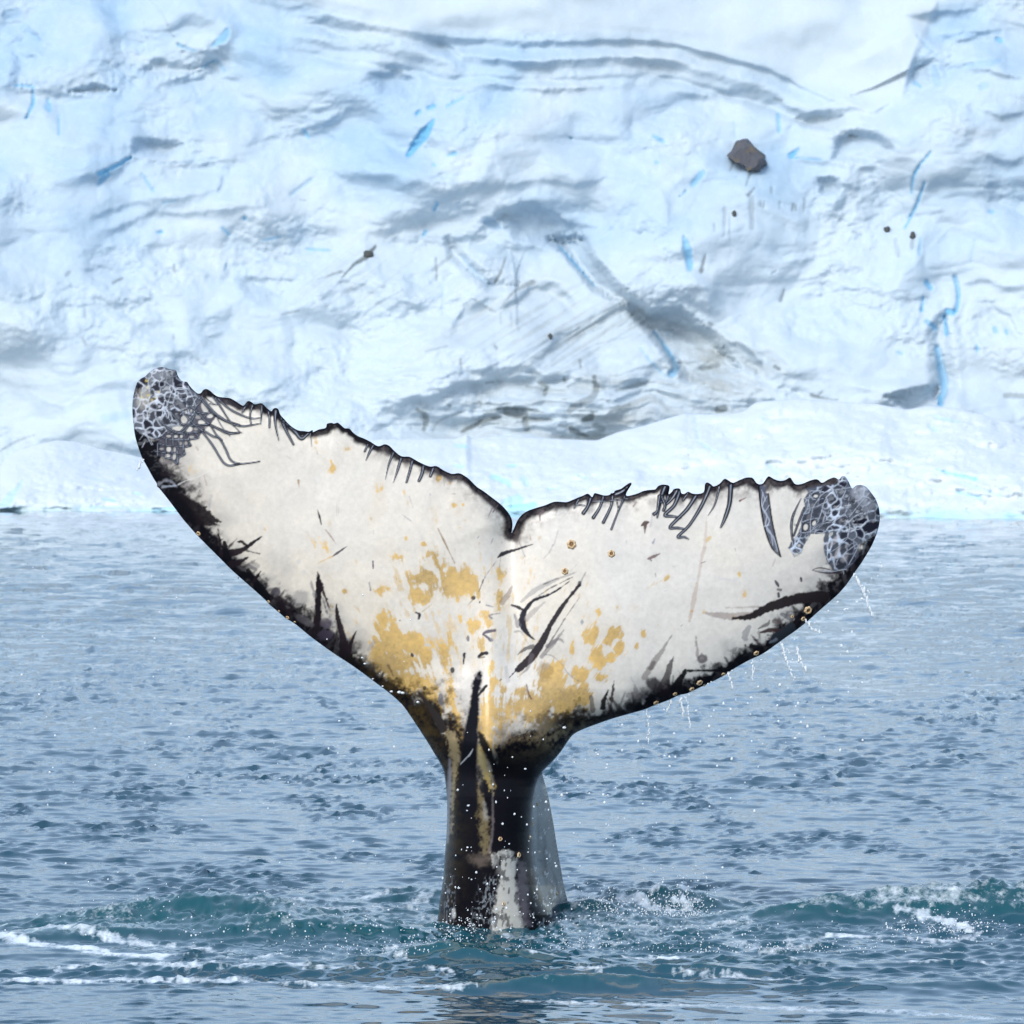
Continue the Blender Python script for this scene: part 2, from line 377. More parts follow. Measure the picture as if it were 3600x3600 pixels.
    cracks = [  # crop, points, widths, depth, blue strength
        (21, [(185, 500), (187, 580), (150, 670)], [10, 16, 8], 2.0, 1), (21, [(80, 482), (190, 490)], 12, 1.5, .7), (21, [(335, 655), (335, 760)], [6, 12, 8], 1.0, .6),
        (21, [(742, 890), (650, 945), (560, 985)], [14, 26, 24], 2.2, .9), (21, [(600, 985), (560, 1040)], [50, 20], 1.2, .5), (21, [(805, 985), (870, 1085)], [10, 6], 1.0, .6),
        (21, [(1285, 175), (1260, 215), (1205, 260)], [30, 50, 14], 1.2, .5), (21, [(1150, 380), (1220, 345), (1270, 400)], 10, 1.0, .6), (21, [(1010, 255), (1105, 290)], [16, 7], 1.0, .6),
        (21, [(885, 1315), (912, 1315)], [4, 20], 1.4, 1), (21, [(1383, 1235), (1388, 1236)], 17, 1.5, 1), (21, [(1720, 735), (1745, 775)], 18, 1.2, .7),
        (21, [(1260, 1290), (1300, 1330)], 14, 1.0, .7), (21, [(1490, 1360), (1590, 1340)], 9, .8, .7), (21, [(1740, 1410), (1870, 1417)], 12, .8, .7),
        (21, [(45, 85), (95, 75)], 60, 1.0, .4), (21, [(270, 570), (285, 625), (260, 600)], 20, 1.0, .5), (21, [(850, 920), (1000, 922), (1240, 895)], 7, .7, .35),
        (21, [(130, 150), (210, 220)], 40, 1.0, .35), (21, [(1650, 1100), (1760, 1020)], 20, .8, .4), (21, [(930, 1150), (990, 1135)], 10, .8, .5),
        (22, [(522, 680), (470, 760), (430, 810), (380, 880)], [12, 62, 50, 22], 2.5, 1), (22, [(425, 645), (445, 630)], 18, 1.2, .9), (22, [(495, 612), (525, 600)], 22, 1.2, .9),
        (22, [(600, 880), (645, 868)], [10, 24], 1.0, .8), (22, [(522, 930), (528, 940)], 12, .8, .8), (22, [(542, 1150), (527, 1190)], 16, 1.0, .7), (22, [(478, 1310), (465, 1330)], 15, 1.0, 1),
        (22, [(690, 550), (600, 600)], 14, 1.0, .5), (22, [(1230, 1390), (1300, 1470), (1380, 1560), (1430, 1620)], [8, 14, 12, 5], 2.0, 1), (22, [(1780, 915), (1790, 920)], 14, .8, .8),
        (22, [(1770, 770), (1820, 800)], 22, .9, .5), (22, [(820, 1250), (880, 1280)], 50, 1.0, .4), (22, [(575, 1620), (570, 1780)], 8, .6, .4), (22, [(690, 1450), (760, 1550), (860, 1620)], [20, 30, 14], 1.0, .3),
        (24, [(1770, 590), (1850, 700), (1895, 790), (1870, 830)], [10, 22, 34, 44], 2.5, .8), (24, [(1690, 680), (1780, 790), (1840, 845)], [6, 10, 10], 1.0, .5),
        (23, [(655, 842), (615, 880)], [10, 34], 2.0, 1), (23, [(640, 893), (780, 905)], 8, 1.0, .8), (23, [(1405, 860), (1315, 980), (1295, 1100)], [5, 15, 6], 1.8, .95),
        (23, [(1370, 1030), (1320, 1170), (1258, 1290)], [6, 15, 9], 1.8, .95), (23, [(1780, 222), (1805, 232)], 24, 1.2, .8), (23, [(1310, 465), (1345, 490)], 14, 1.0, .7),
        (23, [(540, 650), (548, 740)], 24, 1.0, .5), (23, [(1600, 370), (1720, 360), (1800, 340)], [20, 44, 20], 1.4, .45), (23, [(1330, 205), (1440, 320)], 18, 1.0, .25), (23, [(1420, 390), (1440, 470)], 40, .8, .3),
        (23, [(8, 1340), (28, 1420), (42, 1520)], [10, 50, 30], 1.8, .7), (23, [(1348, 1350), (1340, 1440)], 9, .8, .5), (23, [(290, 690), (300, 780)], 12, .8, .4), (23, [(60, 1040), (110, 980)], 34, 1.0, .5),
        (23, [(1650, 1360), (1635, 1480)], 7, .7, .3), (23, [(1740, 1195), (1755, 1200)], 20, .7, .5), (23, [(1720, 480), (1690, 490)], 40, .8, .4), (23, [(1800, 180), (1600, 200), (1460, 210)], 26, 1.0, .2),
        (25, [(1380, 312), (1402, 342)], 26, 1.5, .9), (25, [(1360, 395), (1353, 470)], [8, 18], 1.8, 1), (25, [(1540, 280), (1562, 380), (1548, 470)], [18, 22, 22], 1.8, .8),
        (25, [(1500, 475), (1530, 480)], 36, 2.0, 1), (25, [(1480, 500), (1495, 605)], 22, 2.0, .9), (25, [(1380, 530), (1430, 570)], 26, 1.5, .7), (25, [(1440, 680), (1462, 800), (1480, 900), (1462, 1000)], [34, 46, 44, 30], 2.0, .55),
        (25, [(1455, 960), (1455, 1000)], 20, 2, .8), (25, [(1665, 670), (1668, 695)], 16, 1.0, .8), (25, [(1830, 585), (1835, 600)], 18, 1.0, .7), (25, [(1765, 570), (1775, 590)], 24, .8, .6), (25, [(1220, 705), (1240, 715)], 16, .7, .5)]
    for crop, pts, w, dep, b in cracks:
        k = CS(crop); ww = w * k if np.isscalar(w) else [q * k for q in w]
        sl, m = g.stroke_mask(C(crop, pts), ww, 6, 4.0)
        g.relief[sl] += 0.10 * dep * m
        g.put(sl, m * (0.25 + 0.6 * b), BLUE if b > .45 else PALEBLUE)
    # thin random blue hairlines and pits where the ice is broken
    r = random.Random(5)
    for i in range(10):
        x, y = r.uniform(-600, 4200), r.uniform(-200, 1000)
        if y < np.interp(x, g.u, top[0] if top.shape[0] == 1 else top[200]) + 40: continue
        a = r.uniform(-2.6, -0.3); L = r.uniform(6, 34); w = r.uniform(3, 7)
        sl, m = g.stroke_mask([(x, y), (x + L * math.cos(a) * .5 + 4, y + L * math.sin(a) * .5), (x + L * math.cos(a), y + L * math.sin(a))], [w * .5, w, w * .4], 3, 2)
        g.relief[sl] += 0.15 * m; g.put(sl, m * r.uniform(.25, .6), BLUE)
    # dirt: grey haze near the foot, strata, drips below stones
    haze = np.clip(np.exp(-((U - 2080) / 480) ** 2) * sstep(1230, 1400, V) * (0.5 + 0.9 * fbm(wx / 150, wy / 30, 401, 4)), 0, 1)
    haze = np.maximum(haze, np.clip(np.exp(-((U - 2520) / 190) ** 2 - ((V - 1310) / 120) ** 2) * (0.62 + 0.8 * fbm((U + .6 * V) / 120, (V - .35 * U) / 22, 411, 4)), 0, 1))
    haze = np.maximum(haze, np.clip(np.exp(-((U - 1950) / 420) ** 2 - ((V - 1170) / 170) ** 2) * (0.18 + 1.1 * np.clip(fbm((U + .9 * V) / 200, (V * .9 + .55 * U) / 20, 421, 4) - .1, 0, 1)), 0, 1))
    haze = np.maximum(haze, np.clip(np.exp(-((U - 1250) / 260) ** 2 - ((V - 1000) / 130) ** 2) * (0.10 + 0.9 * np.clip(fbm((U + 1.1 * V) / 130, (V * .9 + .7 * U) / 16, 431, 4) - .12, 0, 1)), 0, 1))
    haze = np.maximum(haze, 0.16 * sstep(1000, 1350, V) * np.clip(0.4 + fbm(wx / 260, wy / 90, 441, 4), 0, 1))
    hz = np.clip(0.85 * haze, 0, 1)[..., None]
    g.rgb = g.rgb * (1 - hz) + np.array((0.32, 0.345, 0.34), np.float32) * hz
    dirt = [(22, [(192, 1395), (140, 1455), (70, 1500), (0, 1575)], [16, 30, 16, 6], .85), (22, [(535, 1460), (540, 1585)], [8, 14, 6], .6), (22, [(930, 1460), (905, 1535), (870, 1600)], [6, 18, 12], .6),
            (22, [(1080, 1600), (980, 1650), (900, 1750)], [34, 14, 4], .45), (22, [(900, 1770), (905, 1830)], 10, .3), (22, [(960, 1770), (965, 1840)], 10, .3), (22, [(350, 1640), (180, 1740), (90, 1830)], [8, 14, 6], .3), (22, [(620, 1450), (520, 1530)], 20, .3),
            (24, [(850, 1028), (1000, 1024), (1140, 1046)], [8, 22, 10], .8), (24, [(940, 1040), (1030, 1060)], 50, .5), (24, [(680, 1155), (790, 1105), (900, 1072)], [18, 30, 12], .7), (24, [(1040, 1082), (1190, 1088)], [26, 14], .6),
            (24, [(1290, 1040), (1340, 1000), (1420, 960), (1450, 890)], [30, 44, 40, 26], .5), (24, [(1370, 1090), (1410, 1075), (1420, 1060)], [30, 40, 24], .85), (24, [(1305, 1145), (1350, 1165), (1400, 1180)], [36, 26, 10], .8),
            (24, [(1520, 1045), (1570, 1020), (1630, 1000)], [10, 24, 10], .5), (24, [(1118, 880), (1160, 900), (1150, 945)], [16, 26, 20], .6), (24, [(430, 1030), (480, 1070), (470, 1140)], [14, 34, 24], .6), (24, [(1430, 845), (1435, 880)], 24, .7),
            (24, [(1040, 1090), (1050, 1140)], 34, .5), (24, [(1050, 900), (1130, 910)], 16, .4), (24, [(820, 880), (860, 875)], 14, .5), (24, [(780, 985), (790, 995)], 16, .6), (24, [(820, 995), (850, 995)], 10, .6), (24, [(600, 1000), (615, 1010)], 14, .6),
            (24, [(1260, 850), (1265, 870)], 16, .5), (24, [(1350, 750), (1355, 790)], 12, .6), (24, [(870, 670), (880, 685)], 14, .6), (24, [(675, 745), (680, 800)], 10, .5), (24, [(1440, 1120), (1480, 1140)], 34, .4), (24, [(480, 700), (600, 670)], 12, .35), (24, [(1560, 920), (1650, 900), (1740, 870)], 20, .3),
            (24, [(1020, 750), (1200, 620), (1400, 520), (1560, 440)], [4, 14, 12, 4], .25), (24, [(1150, 790), (1320, 650), (1480, 560)], [4, 12, 5], .25), (24, [(1250, 780), (1420, 670), (1620, 620)], [4, 10, 4], .22), (24, [(1230, 1120), (1300, 1130)], 14, .5), (24, [(700, 1040), (560, 1090), (520, 1150)], 10, .35),
            (23, [(440, 1140), (442, 1170)], 9, .5), (23, [(462, 1140), (456, 1175)], 10, .6), (23, [(505, 1060), (503, 1090)], 14, .45), (23, [(625, 1155), (620, 1190)], 12, .55), (23, [(640, 1160), (640, 1190)], 9, .5), (23, [(690, 1125), (685, 1200)], [18, 10], .5), (23, [(550, 1140), (550, 1180)], 8, .4),
            (23, [(405, 1065), (372, 1105)], [10, 18], .65), (23, [(385, 960), (360, 1050)], [22, 6], .55), (23, [(290, 920), (270, 965)], [16, 8], .5), (23, [(390, 1120), (395, 1290)], [34, 30], .25), (23, [(240, 1180), (235, 1340)], [22, 8], .3), (23, [(265, 1200), (268, 1360)], 8, .25), (23, [(180, 1270), (180, 1310)], 12, .3),
            (23, [(130, 1440), (105, 1535)], [6, 26], .7), (23, [(575, 1640), (555, 1700)], [8, 22], .6), (23, [(1205, 1360), (1220, 1450)], 20, .25), (23, [(1300, 1360), (1298, 1400)], 26, .35), (23, [(960, 1310), (1010, 1330)], 10, .35), (23, [(945, 765), (985, 772)], 16, .5), (23, [(150, 1830), (165, 1838)], 16, .5), (23, [(520, 560), (560, 570)], 16, .4),
            (25, [(110, 800), (200, 780)], 30, .5), (25, [(525, 790), (545, 800)], 22, .7), (25, [(200, 1030), (240, 1025)], 34, .7), (25, [(730, 950), (780, 965), (880, 975)], [20, 16, 8], .6), (25, [(790, 930), (760, 960)], 10, .5), (25, [(1830, 950), (1932, 955)], 30, .45),
            (21, [(640, 1600), (690, 1575)], 14, .55), (21, [(985, 1500), (990, 1540)], 14, .4), (21, [(480, 1750), (485, 1800)], 12, .35), (21, [(1800, 1580), (1932, 1540)], [6, 14], .5), (21, [(1600, 1780), (1690, 1760)], 10, .4), (21, [(395, 1540), (375, 1560)], 18, .35), (21, [(1700, 1130), (1730, 1135)], 12, .4), (26, [(0, 945), (90, 890), (200, 850)], [10, 14, 5], .4), (26, [(470, 310), (490, 345)], 14, .35), (26, [(980, 280), (985, 310)], 9, .4)]
    for crop, pts, w, a in dirt:
        k = CS(crop); ww = w * k if np.isscalar(w) else [q * k for q in w]
        sl, m = g.stroke_mask(C(crop, pts), ww, 4, 4)
        g.relief[sl] += 0.05 * m; g.put(sl, m * a, DARKDIRT)
    # teal dense ice near the waterline at far left
    sl, m = g.stroke_mask(C(26, [(590, 760), (720, 740)]), 30, 12, 6); g.put(sl, m * .4, PALEBLUE)
    # the snow slope goes on up, out of the photograph
    up = np.array([-1000., -900., -780.])
    V = np.vstack([np.repeat(up[:, None], V.shape[1], 1), V]); U = np.vstack([np.repeat(U[:1], len(up), 0), U])
    rel = np.vstack([np.repeat(g.relief[:1], len(up), 0) + 2.0 * fbm(U[:len(up)] / 700, V[:len(up)] / 500, 19, 3), g.relief])
    rgb = np.vstack([np.tile(np.array(SNOW, np.float32), (len(up), g.shape[1], 1)), g.rgb])
    Y = glacier_depth(V, rel)
    X = (U - 1800) / F * Y; Z = CAM_H + (HOR - V) / F * Y
    verts = np.stack([X, Y, Z], -1).reshape(-1, 3)
    ob = mesh_object('glacier', verts, grid_quads(*V.shape)[:, ::-1].copy())
    color_attr(ob, 'pigment', rgb.reshape(-1, 3))
    M = Mat('glacier_ice')
    at = M.attr('pigment'); geo = M.node('ShaderNodeNewGeometry')
    n1 = M.noise(2.2, 6, 0.6, geo.outputs['Position']); n2 = M.noise(9.0, 5, 0.65, geo.outputs['Position'])
    col = M.mix(M.ramp(n1.outputs[0], 0.45, 0.75, 0, 0.16), at.outputs['Color'], (0.60, 0.76, 0.90))
    M.l.new(col, M.b.inputs['Base Color'])
    nb = M.bump(n1.outputs[0], 0.16, 0.15); nb = M.bump(n2.outputs[0], 0.25, 0.07, nb)
    M.l.new(nb, M.b.inputs['Normal'])
    M.set(Roughness=0.75); M.b.inputs['Specular IOR Level'].default_value = 0.25
    ob.data.materials.append(M.m)
    tag(ob, kind='structure')
    return g
GL = build_glacier()

def glacier_point(px, py):
    i = int(round((py - GL.v0) / GL.g)); j = int(round((px - GL.u0) / GL.g))
    return unproject(px, py, float(glacier_depth(py, GL.relief[i, j])))

# stones frozen into the ice
def rock_material(name, a, b, c):
    M = Mat(name); tc = M.node('ShaderNodeTexCoord')
    n = M.noise(1.6, 5, .6, tc.outputs['Object']); n2 = M.noise(7, 5, .7, tc.outputs['Object'])
    col = M.mix(M.ramp(n.outputs[0], .52, .68), a, b); col = M.mix(M.ramp(n2.outputs[0], .55, .7, 0, .6), col, c)
    M.l.new(col, M.b.inputs['Base Color']); M.set(Roughness=.8)
    M.l.new(M.bump(n2.outputs[0], .6, .08), M.b.inputs['Normal'])
    return M.m
ROCK = rock_material('boulder_rock', (.085, .088, .105), (.17, .13, .07), (.03, .03, .035))
STONE = rock_material('dark_stone', (.05, .06, .06), (.08, .08, .075), (.02, .025, .03))

def boulder():
    # angular block: front face outline measured, with a sloping top and a dark broken end
    out = C(12, [(515, 710), (600, 600), (690, 470), (750, 430), (850, 445), (1010, 590), (1165, 730), (1180, 850), (1080, 955), (920, 990), (830, 900), (720, 820), (620, 780)])
    cx, cy = np.mean(out, 0); Yb = min(glacier_point(cx + a, cy + b)[1] for a in (-50, 0, 50) for b in (-40, 0, 40)) + .45
    bm = bmesh.new(); pts = []
    for j, (dep, sc, sx, sy) in enumerate(((-1.05, .66, -8, 12), (-.80, .90, -3, 4), (-.1, 1.0, 0, 0), (.9, .92, 2, -4), (1.6, .6, 4, -6))):
        for i, (x, y) in enumerate(out):
            k = sc + .05 * math.sin(i * 2.3 + j * 1.7)
            pts.append(bm.verts.new(unproject(cx + (x - cx) * k + sx, cy + (y - cy) * k + sy, Yb + dep)))
    n = len(out)
    for j in range(4):
        for i in range(n):
            bm.faces.new((pts[j * n + i], pts[j * n + (i + 1) % n], pts[(j + 1) * n + (i + 1) % n], pts[(j + 1) * n + i]))
    bm.faces.new(pts[:n]); bm.faces.new(pts[-n:][::-1])
    bmesh.ops.recalc_face_normals(bm, faces=bm.faces)
    c = Vector(unproject(cx, cy, Yb))
    bmesh.ops.translate(bm, verts=bm.verts, vec=-c)
    bmesh.ops.subdivide_edges(bm, edges=bm.edges, cuts=2, use_grid_fill=True)
    for v in bm.verts:
        q = v.co
        v.co += v.normal * .05 * math.sin(q.x * 5.1 + 2 * q.z) * math.cos(q.z * 6.3 + q.y * 3)
    me = bpy.data.meshes.new('boulder'); bm.to_mesh(me); bm.free(); me.materials.append(ROCK)
    ob = bpy.data.objects.new('boulder', me); scene.collection.objects.link(ob); ob.location = c
    tag(ob, 'large angular grey and tan boulder frozen into the glacier face', 'boulder')
boulder()

def stone(px, py, rx, ry, label, seed):
    p = glacier_point(px, py); s = p[1] / F
    bm = bmesh.new(); bmesh.ops.create_icosphere(bm, subdivisions=3, radius=1)
    r = random.Random(seed); a, b, c = (r.uniform(0, 6) for _ in range(3))
    for v in bm.verts:
        q = v.co.copy(); k = 1 + .16 * math.sin(q.x * 3 + a) + .14 * math.sin(q.z * 4 + b) + .08 * math.sin(q.y * 7 + c)
        m = max(abs(q.x), abs(q.z)) ** .5
        v.co = Vector((q.x * rx * s * k * (1.15 - .15 * m), q.y * .5 * (rx + ry) * s, q.z * ry * s * k))
    me = bpy.data.meshes.new('stone'); bm.to_mesh(me); bm.free(); me.materials.append(STONE)
    ob = bpy.data.objects.new('stone', me); scene.collection.objects.link(ob); ob.location = (p[0], p[1] - .03, p[2])
    tag(ob, label, 'stone', 'small stones in the glacier ice')
(x, y), = C(23, [(290, 1212)]); stone(x, y, 9, 11, 'small dark stone in the ice below the big grey boulder', 1)
(x, y), = C(23, [(1155, 1302)]); stone(x, y, 10, 13, 'small dark oval stone in the ice left of the grey-green stone', 2)
(x, y), = C(23, [(1302, 1335)]); stone(x, y, 12, 12, 'grey-green stone in the ice at the foot of the thin blue crack', 3)
(x, y), = C(22, [(1182, 1905)]); stone(x, y, 9, 11, 'small black stone low in the ice above the dirty layers', 4)
(x, y), = C(22, [(155, 1440)]); stone(x, y, 18, 13, 'dark stone at the top of the slanting dirt streak in the ice', 5)

# ------------------------------------------------------------------ ice floes in front of the glacier
def floe(name, label, top, base, x0, x1, seed, cracks, step=6.0, nv=70):
    us = np.arange(x0, x1 + step, step)
    tx, ty = zip(*top); bx, by = zip(*base)
    ytop = np.interp(us, tx, ty); ybase = np.interp(us, bx, by)
    k = np.ones(3) / 3; ytop = np.convolve(np.pad(ytop, 1, 'edge'), k, 'valid')
    S = F * CAM_H / (ybase - HOR)                     # distance of the waterline
    rows = []
    tt = np.concatenate([[-0.12], np.linspace(0, 1, nv), [1.12, 1.35, 1.6]])
    W = []
    for t in tt:
        if t <= 1:
            py = ybase + (ytop - ybase) * t; Y = S + 15 * t ** 1.5
            if t < 0: Y = S + 0 * t; py = ybase + 9
        else:
            Y = S + 15 + (t - 1) * 26
            zt = CAM_H + (HOR - ytop) / F * (S + 15)
            z = zt - (t - 1) / .6 * (zt + .4); py = HOR - (z - CAM_H) * F / Y
        rows.append(Y); W.append(py)
    Y = np.array(rows); PY = np.array(W); PX = np.repeat(us[None], len(tt), 0)
    T = tt[:, None] * np.ones_like(PX)
    vis = sstep(-.05, .12, T) * sstep(1.1, .93, T)
    R = vis * (1.6 * fbm(PX / 300, PY / 120, seed, 4) + .5 * fbm(PX / 70, PY / 34, seed + 9, 4) + .3 * ridged(PX / 150, PY / 50, seed + 19, 3)
               + .16 * fbm(PX / 17, PY / 11, seed + 29, 3))
    col = np.array((.59, .65, .69), np.float32) * np.ones(PX.shape + (1,), np.float32)
    foot = (sstep(.13, .0, T + .05 * fbm(PX / 60, PY / 60, seed + 3, 3)) * np.clip(.5 + 1.1 * fbm(PX / 130, PY / 200, seed + 33, 3), 0, 1))[..., None]
    col = col * (1 - foot) + np.array((.40, .64, .73), np.float32) * foot
    R = R + .6 * foot[..., 0]
    for crop, pts, w, b in cracks:
        q = C(crop, pts); k = CS(crop)
        best = np.full(PX.shape, 1e9)
        ws = np.interp(np.linspace(0, 1, len(q)), np.linspace(0, 1, np.size(w)), np.atleast_1d(w)) * k
        for i in range(len(q) - 1):
            ax, ay = q[i]; bx_, by_ = q[i + 1]; dx, dy = bx_ - ax, by_ - ay
            t = np.clip(((PX - ax) * dx + (PY - ay) * dy) / (dx * dx + dy * dy), 0, 1)
            best = np.minimum(best, np.hypot(PX - ax - t * dx, PY - ay - t * dy) - (ws[i] * (1 - t) + ws[i + 1] * t) / 2)
        m = (1 - sstep(-3, 4, best + 3 * fbm(PX / 14, PY / 14, seed + 44, 2))) * vis
        R = R + .18 * m
        m = (m * b)[..., None]; col = col * (1 - m) + np.array((.30, .66, .90), np.float32) * m
    Y2 = Y + R
    X = (PX - 1800) / F * Y2; Z = CAM_H + (HOR - PY) / F * Y2
    Z[T < 0] = -.8
    ob = mesh_object(name, np.stack([X, Y2, Z], -1).reshape(-1, 3), grid_quads(*PX.shape))
    color_attr(ob, 'pigment', col.reshape(-1, 3)); ob.data.materials.append(FLOE.m)
    tag(ob, label, 'ice floe')
FLOE = Mat('floe_snow')
_g = FLOE.node('ShaderNodeNewGeometry'); _a = FLOE.attr('pigment')
_n = FLOE.noise(1.6, 6, .6, _g.outputs['Position']); _n2 = FLOE.noise(8, 4, .6, _g.outputs['Position'])
FLOE.l.new(FLOE.mix(FLOE.ramp(_n.outputs[0], .5, .8, 0, .12), _a.outputs['Color'], (.68, .82, .93)), FLOE.b.inputs['Base Color'])
FLOE.l.new(FLOE.bump(_n2.outputs[0], .3, .08, FLOE.bump(_n.outputs[0], .35, .3)), FLOE.b.inputs['Normal'])
FLOE.set(Roughness=.7); FLOE.b.inputs['Specular IOR Level'].default_value = .25
floe('ice_floe', 'low rounded snow-covered ice floe left of the whale tail', 
     [(-700, 1600), (-300, 1585), (-60, 1640), (0, 1640), (25, 1610), (60, 1585), (140, 1560), (200, 1547), (260, 1552), (350, 1578), (450, 1598), (600, 1630), (800, 1690), (1000, 1760), (1080, 1796)],
     [(-700, 1795), (0, 1797), (600, 1799), (1100, 1800)], -700, 1080, 511,
     [(26, [(130, 1110), (60, 1200), (20, 1270)], [10, 40, 70], .35), (26, [(590, 1215), (650, 1225)], 14, .5), (26, [(760, 1180), (800, 1190)], 12, .4), (26, [(520, 1260), (700, 1265)], 14, .4), (26, [(880, 1280), (1000, 1270)], 26, .8), (26, [(30, 1275), (110, 1278)], 20, .7), (26, [(500, 1090), (570, 1110)], 6, .2)])
floe('ice_floe', 'long white snow-covered ice floe behind and right of the whale tail',
     [(1010, 1800), (1100, 1720), (1200, 1590), (1324, 1545), (1597, 1542), (1625, 1536), (1644, 1521), (1650, 1540), (1759, 1533), (1900, 1540), (2007, 1545), (2100, 1548), (2170, 1520), (2268, 1495), (2400, 1455), (2555, 1458), (2620, 1446), (2640, 1425), (2667, 1412), (2797, 1402), (2946, 1412), (3083, 1421), (3150, 1432), (3189, 1440), (3257, 1427), (3344, 1433), (3456, 1458), (3561, 1489), (3600, 1508), (3750, 1560), (4300, 1590)],
     [(1000, 1803), (1800, 1808), (2900, 1818), (3600, 1825), (4300, 1832)], 1010, 4300, 611,
     [(25, [(1440, 1370), (1490, 1385), (1660, 1425)], [4, 8, 16], .95), (25, [(1560, 1500), (1690, 1530)], 14, .6), (25, [(1420, 1070), (1560, 1100)], 14, .3), (25, [(90, 1215), (200, 1280)], [6, 10], .4), (25, [(440, 1070), (500, 1110)], 10, .3), (25, [(1400, 1125), (1440, 1150)], 18, .25), (25, [(1360, 1640), (1460, 1648)], 24, .8), (25, [(1840, 1630), (1932, 1640)], 30, .8), (25, [(1120, 1600), (1180, 1640)], 26, .5), (25, [(1580, 1440), (1800, 1520)], 10, .3), (25, [(70, 1080), (90, 1200)], 10, .2), (25, [(480, 1330), (540, 1400)], 10, .3),
      (24, [(650, 1235), (710, 1240)], 16, .5), (24, [(640, 1345), (690, 1355)], 12, .5), (24, [(940, 1345), (985, 1348)], 12, .6), (24, [(860, 1410), (940, 1440), (960, 1465)], [30, 26, 16], .6), (24, [(1030, 1420), (1050, 1450)], 30, .35), (24, [(980, 1600), (1090, 1570)], [60, 30], .8), (24, [(1170, 1480), (1230, 1475)], 8, .5), (24, [(1320, 1390), (1390, 1420)], 8, .35), (24, [(940, 1560), (1000, 1540)], 60, .45)])

# ------------------------------------------------------------------ whale tail
LEAD_L = C(8, [(250, 2500), (290, 2150), (335, 1880), (350, 1750), (370, 1620), (385, 1500), (395, 1350), (408, 1200), (415, 1000), (412, 850), (400, 720), (385, 630), (360, 570), (300, 470), (240, 370)]) \
    + C(5, [(1890, 1500), (1830, 1430), (1750, 1360), (1650, 1285), (1550, 1210), (1450, 1140), (1350, 1075), (1250, 1005), (1150, 930), (1060, 855), (1010, 822), (980, 806), (940, 772), (900, 738), (860, 705), (820, 663), (740, 590), (660, 520), (570, 440), (500, 370), (430, 300)]) \
    + C(1, [(830, 1850), (750, 1768), (690, 1700), (620, 1620), (560, 1540), (500, 1460), (430, 1370), (385, 1315), (365, 1300), (362, 1270), (330, 1220), (270, 1110), (220, 1020), (180, 910), (150, 800), (137, 700), (125, 570), (130, 450), (150, 350), (170, 290), (200, 255)])
TRAIL = C(1, [(250, 230), (290, 190), (340, 155), (400, 140), (440, 143), (490, 160), (530, 165), (552, 178), (565, 220), (590, 260), (620, 280), (655, 283), (680, 320), (720, 365), (760, 395), (790, 390), (815, 360), (845, 352), (880, 370), (920, 405), (960, 427), (1020, 435), (1070, 440), (1110, 460), (1150, 485), (1200, 515), (1225, 490), (1250, 468), (1280, 478), (1310, 500), (1345, 495), (1380, 490), (1410, 515), (1440, 545), (1475, 568), (1490, 545), (1520, 535), (1545, 555), (1560, 600), (1600, 645), (1640, 690), (1690, 730), (1740, 755), (1790, 760), (1840, 765), (1880, 745)]) \
    + C(2, [(0, 288), (50, 265), (108, 252), (120, 217), (160, 209), (178, 216), (210, 207), (240, 230), (270, 255), (310, 258), (340, 290), (380, 320), (430, 340), (490, 370), (540, 402), (570, 405), (610, 390), (650, 405), (690, 445), (750, 492), (820, 497), (880, 530), (950, 565), (1000, 580), (1050, 576), (1110, 612), (1180, 642), (1240, 636), (1290, 660), (1330, 690), (1390, 750), (1450, 790), (1530, 850), (1600, 905), (1650, 960), (1682, 1010), (1695, 1060), (1692, 1110), (1686, 1148)]) \
    + C(3, [(295, 712), (320, 650), (360, 590), (420, 545), (500, 515), (600, 485), (660, 460), (710, 450), (800, 456), (850, 440), (920, 410), (960, 395), (1010, 373), (1035, 390), (1055, 408), (1075, 370), (1110, 375), (1170, 391), (1220, 386), (1245, 362), (1262, 374), (1275, 345), (1330, 328), (1370, 300), (1420, 268), (1440, 274), (1420, 310), (1385, 370), (1392, 396), (1450, 385), (1500, 370), (1560, 345), (1640, 335)]) \
    + C(4, [(10, 272), (35, 245), (75, 235), (120, 246), (120, 280), (115, 312), (140, 293), (160, 270), (205, 268), (216, 303), (240, 310), (270, 292), (300, 305), (340, 311), (395, 296), (405, 235), (425, 218), (455, 235), (475, 250), (520, 230), (560, 190), (590, 200), (630, 221), (680, 200), (735, 180), (785, 182), (815, 220), (840, 233), (870, 225), (900, 180), (920, 170), (955, 190), (1000, 205), (1045, 200), (1085, 178), (1105, 205), (1130, 233), (1180, 230), (1240, 205), (1300, 192), (1340, 221), (1390, 195), (1440, 178), (1475, 196), (1500, 170), (1525, 172), (1555, 215), (1580, 267), (1610, 245), (1645, 238), (1690, 252), (1730, 295)])
LEAD_R = C(4, [(1770, 350), (1795, 420), (1803, 490), (1800, 540), (1790, 590), (1770, 650), (1740, 720), (1700, 790), (1650, 870), (1600, 940), (1540, 1030), (1470, 1110), (1390, 1182), (1300, 1260), (1220, 1332), (1130, 1402), (1030, 1472), (940, 1538), (860, 1592), (780, 1628), (700, 1670), (620, 1718), (540, 1772)]) \
    + C(7, [(1090, 802), (1000, 845), (940, 858), (880, 887), (780, 925), (700, 957), (600, 985), (480, 1020), (380, 1055), (300, 1085), (230, 1120), (190, 1165), (140, 1240), (80, 1310), (20, 1370)]) \
    + C(8, [(1225, 640), (1230, 680), (1260, 780), (1280, 870), (1300, 980), (1320, 1090), (1340, 1220), (1360, 1340), (1380, 1450), (1400, 1570), (1420, 1660), (1440, 1750), (1500, 2150), (1540, 2500)])

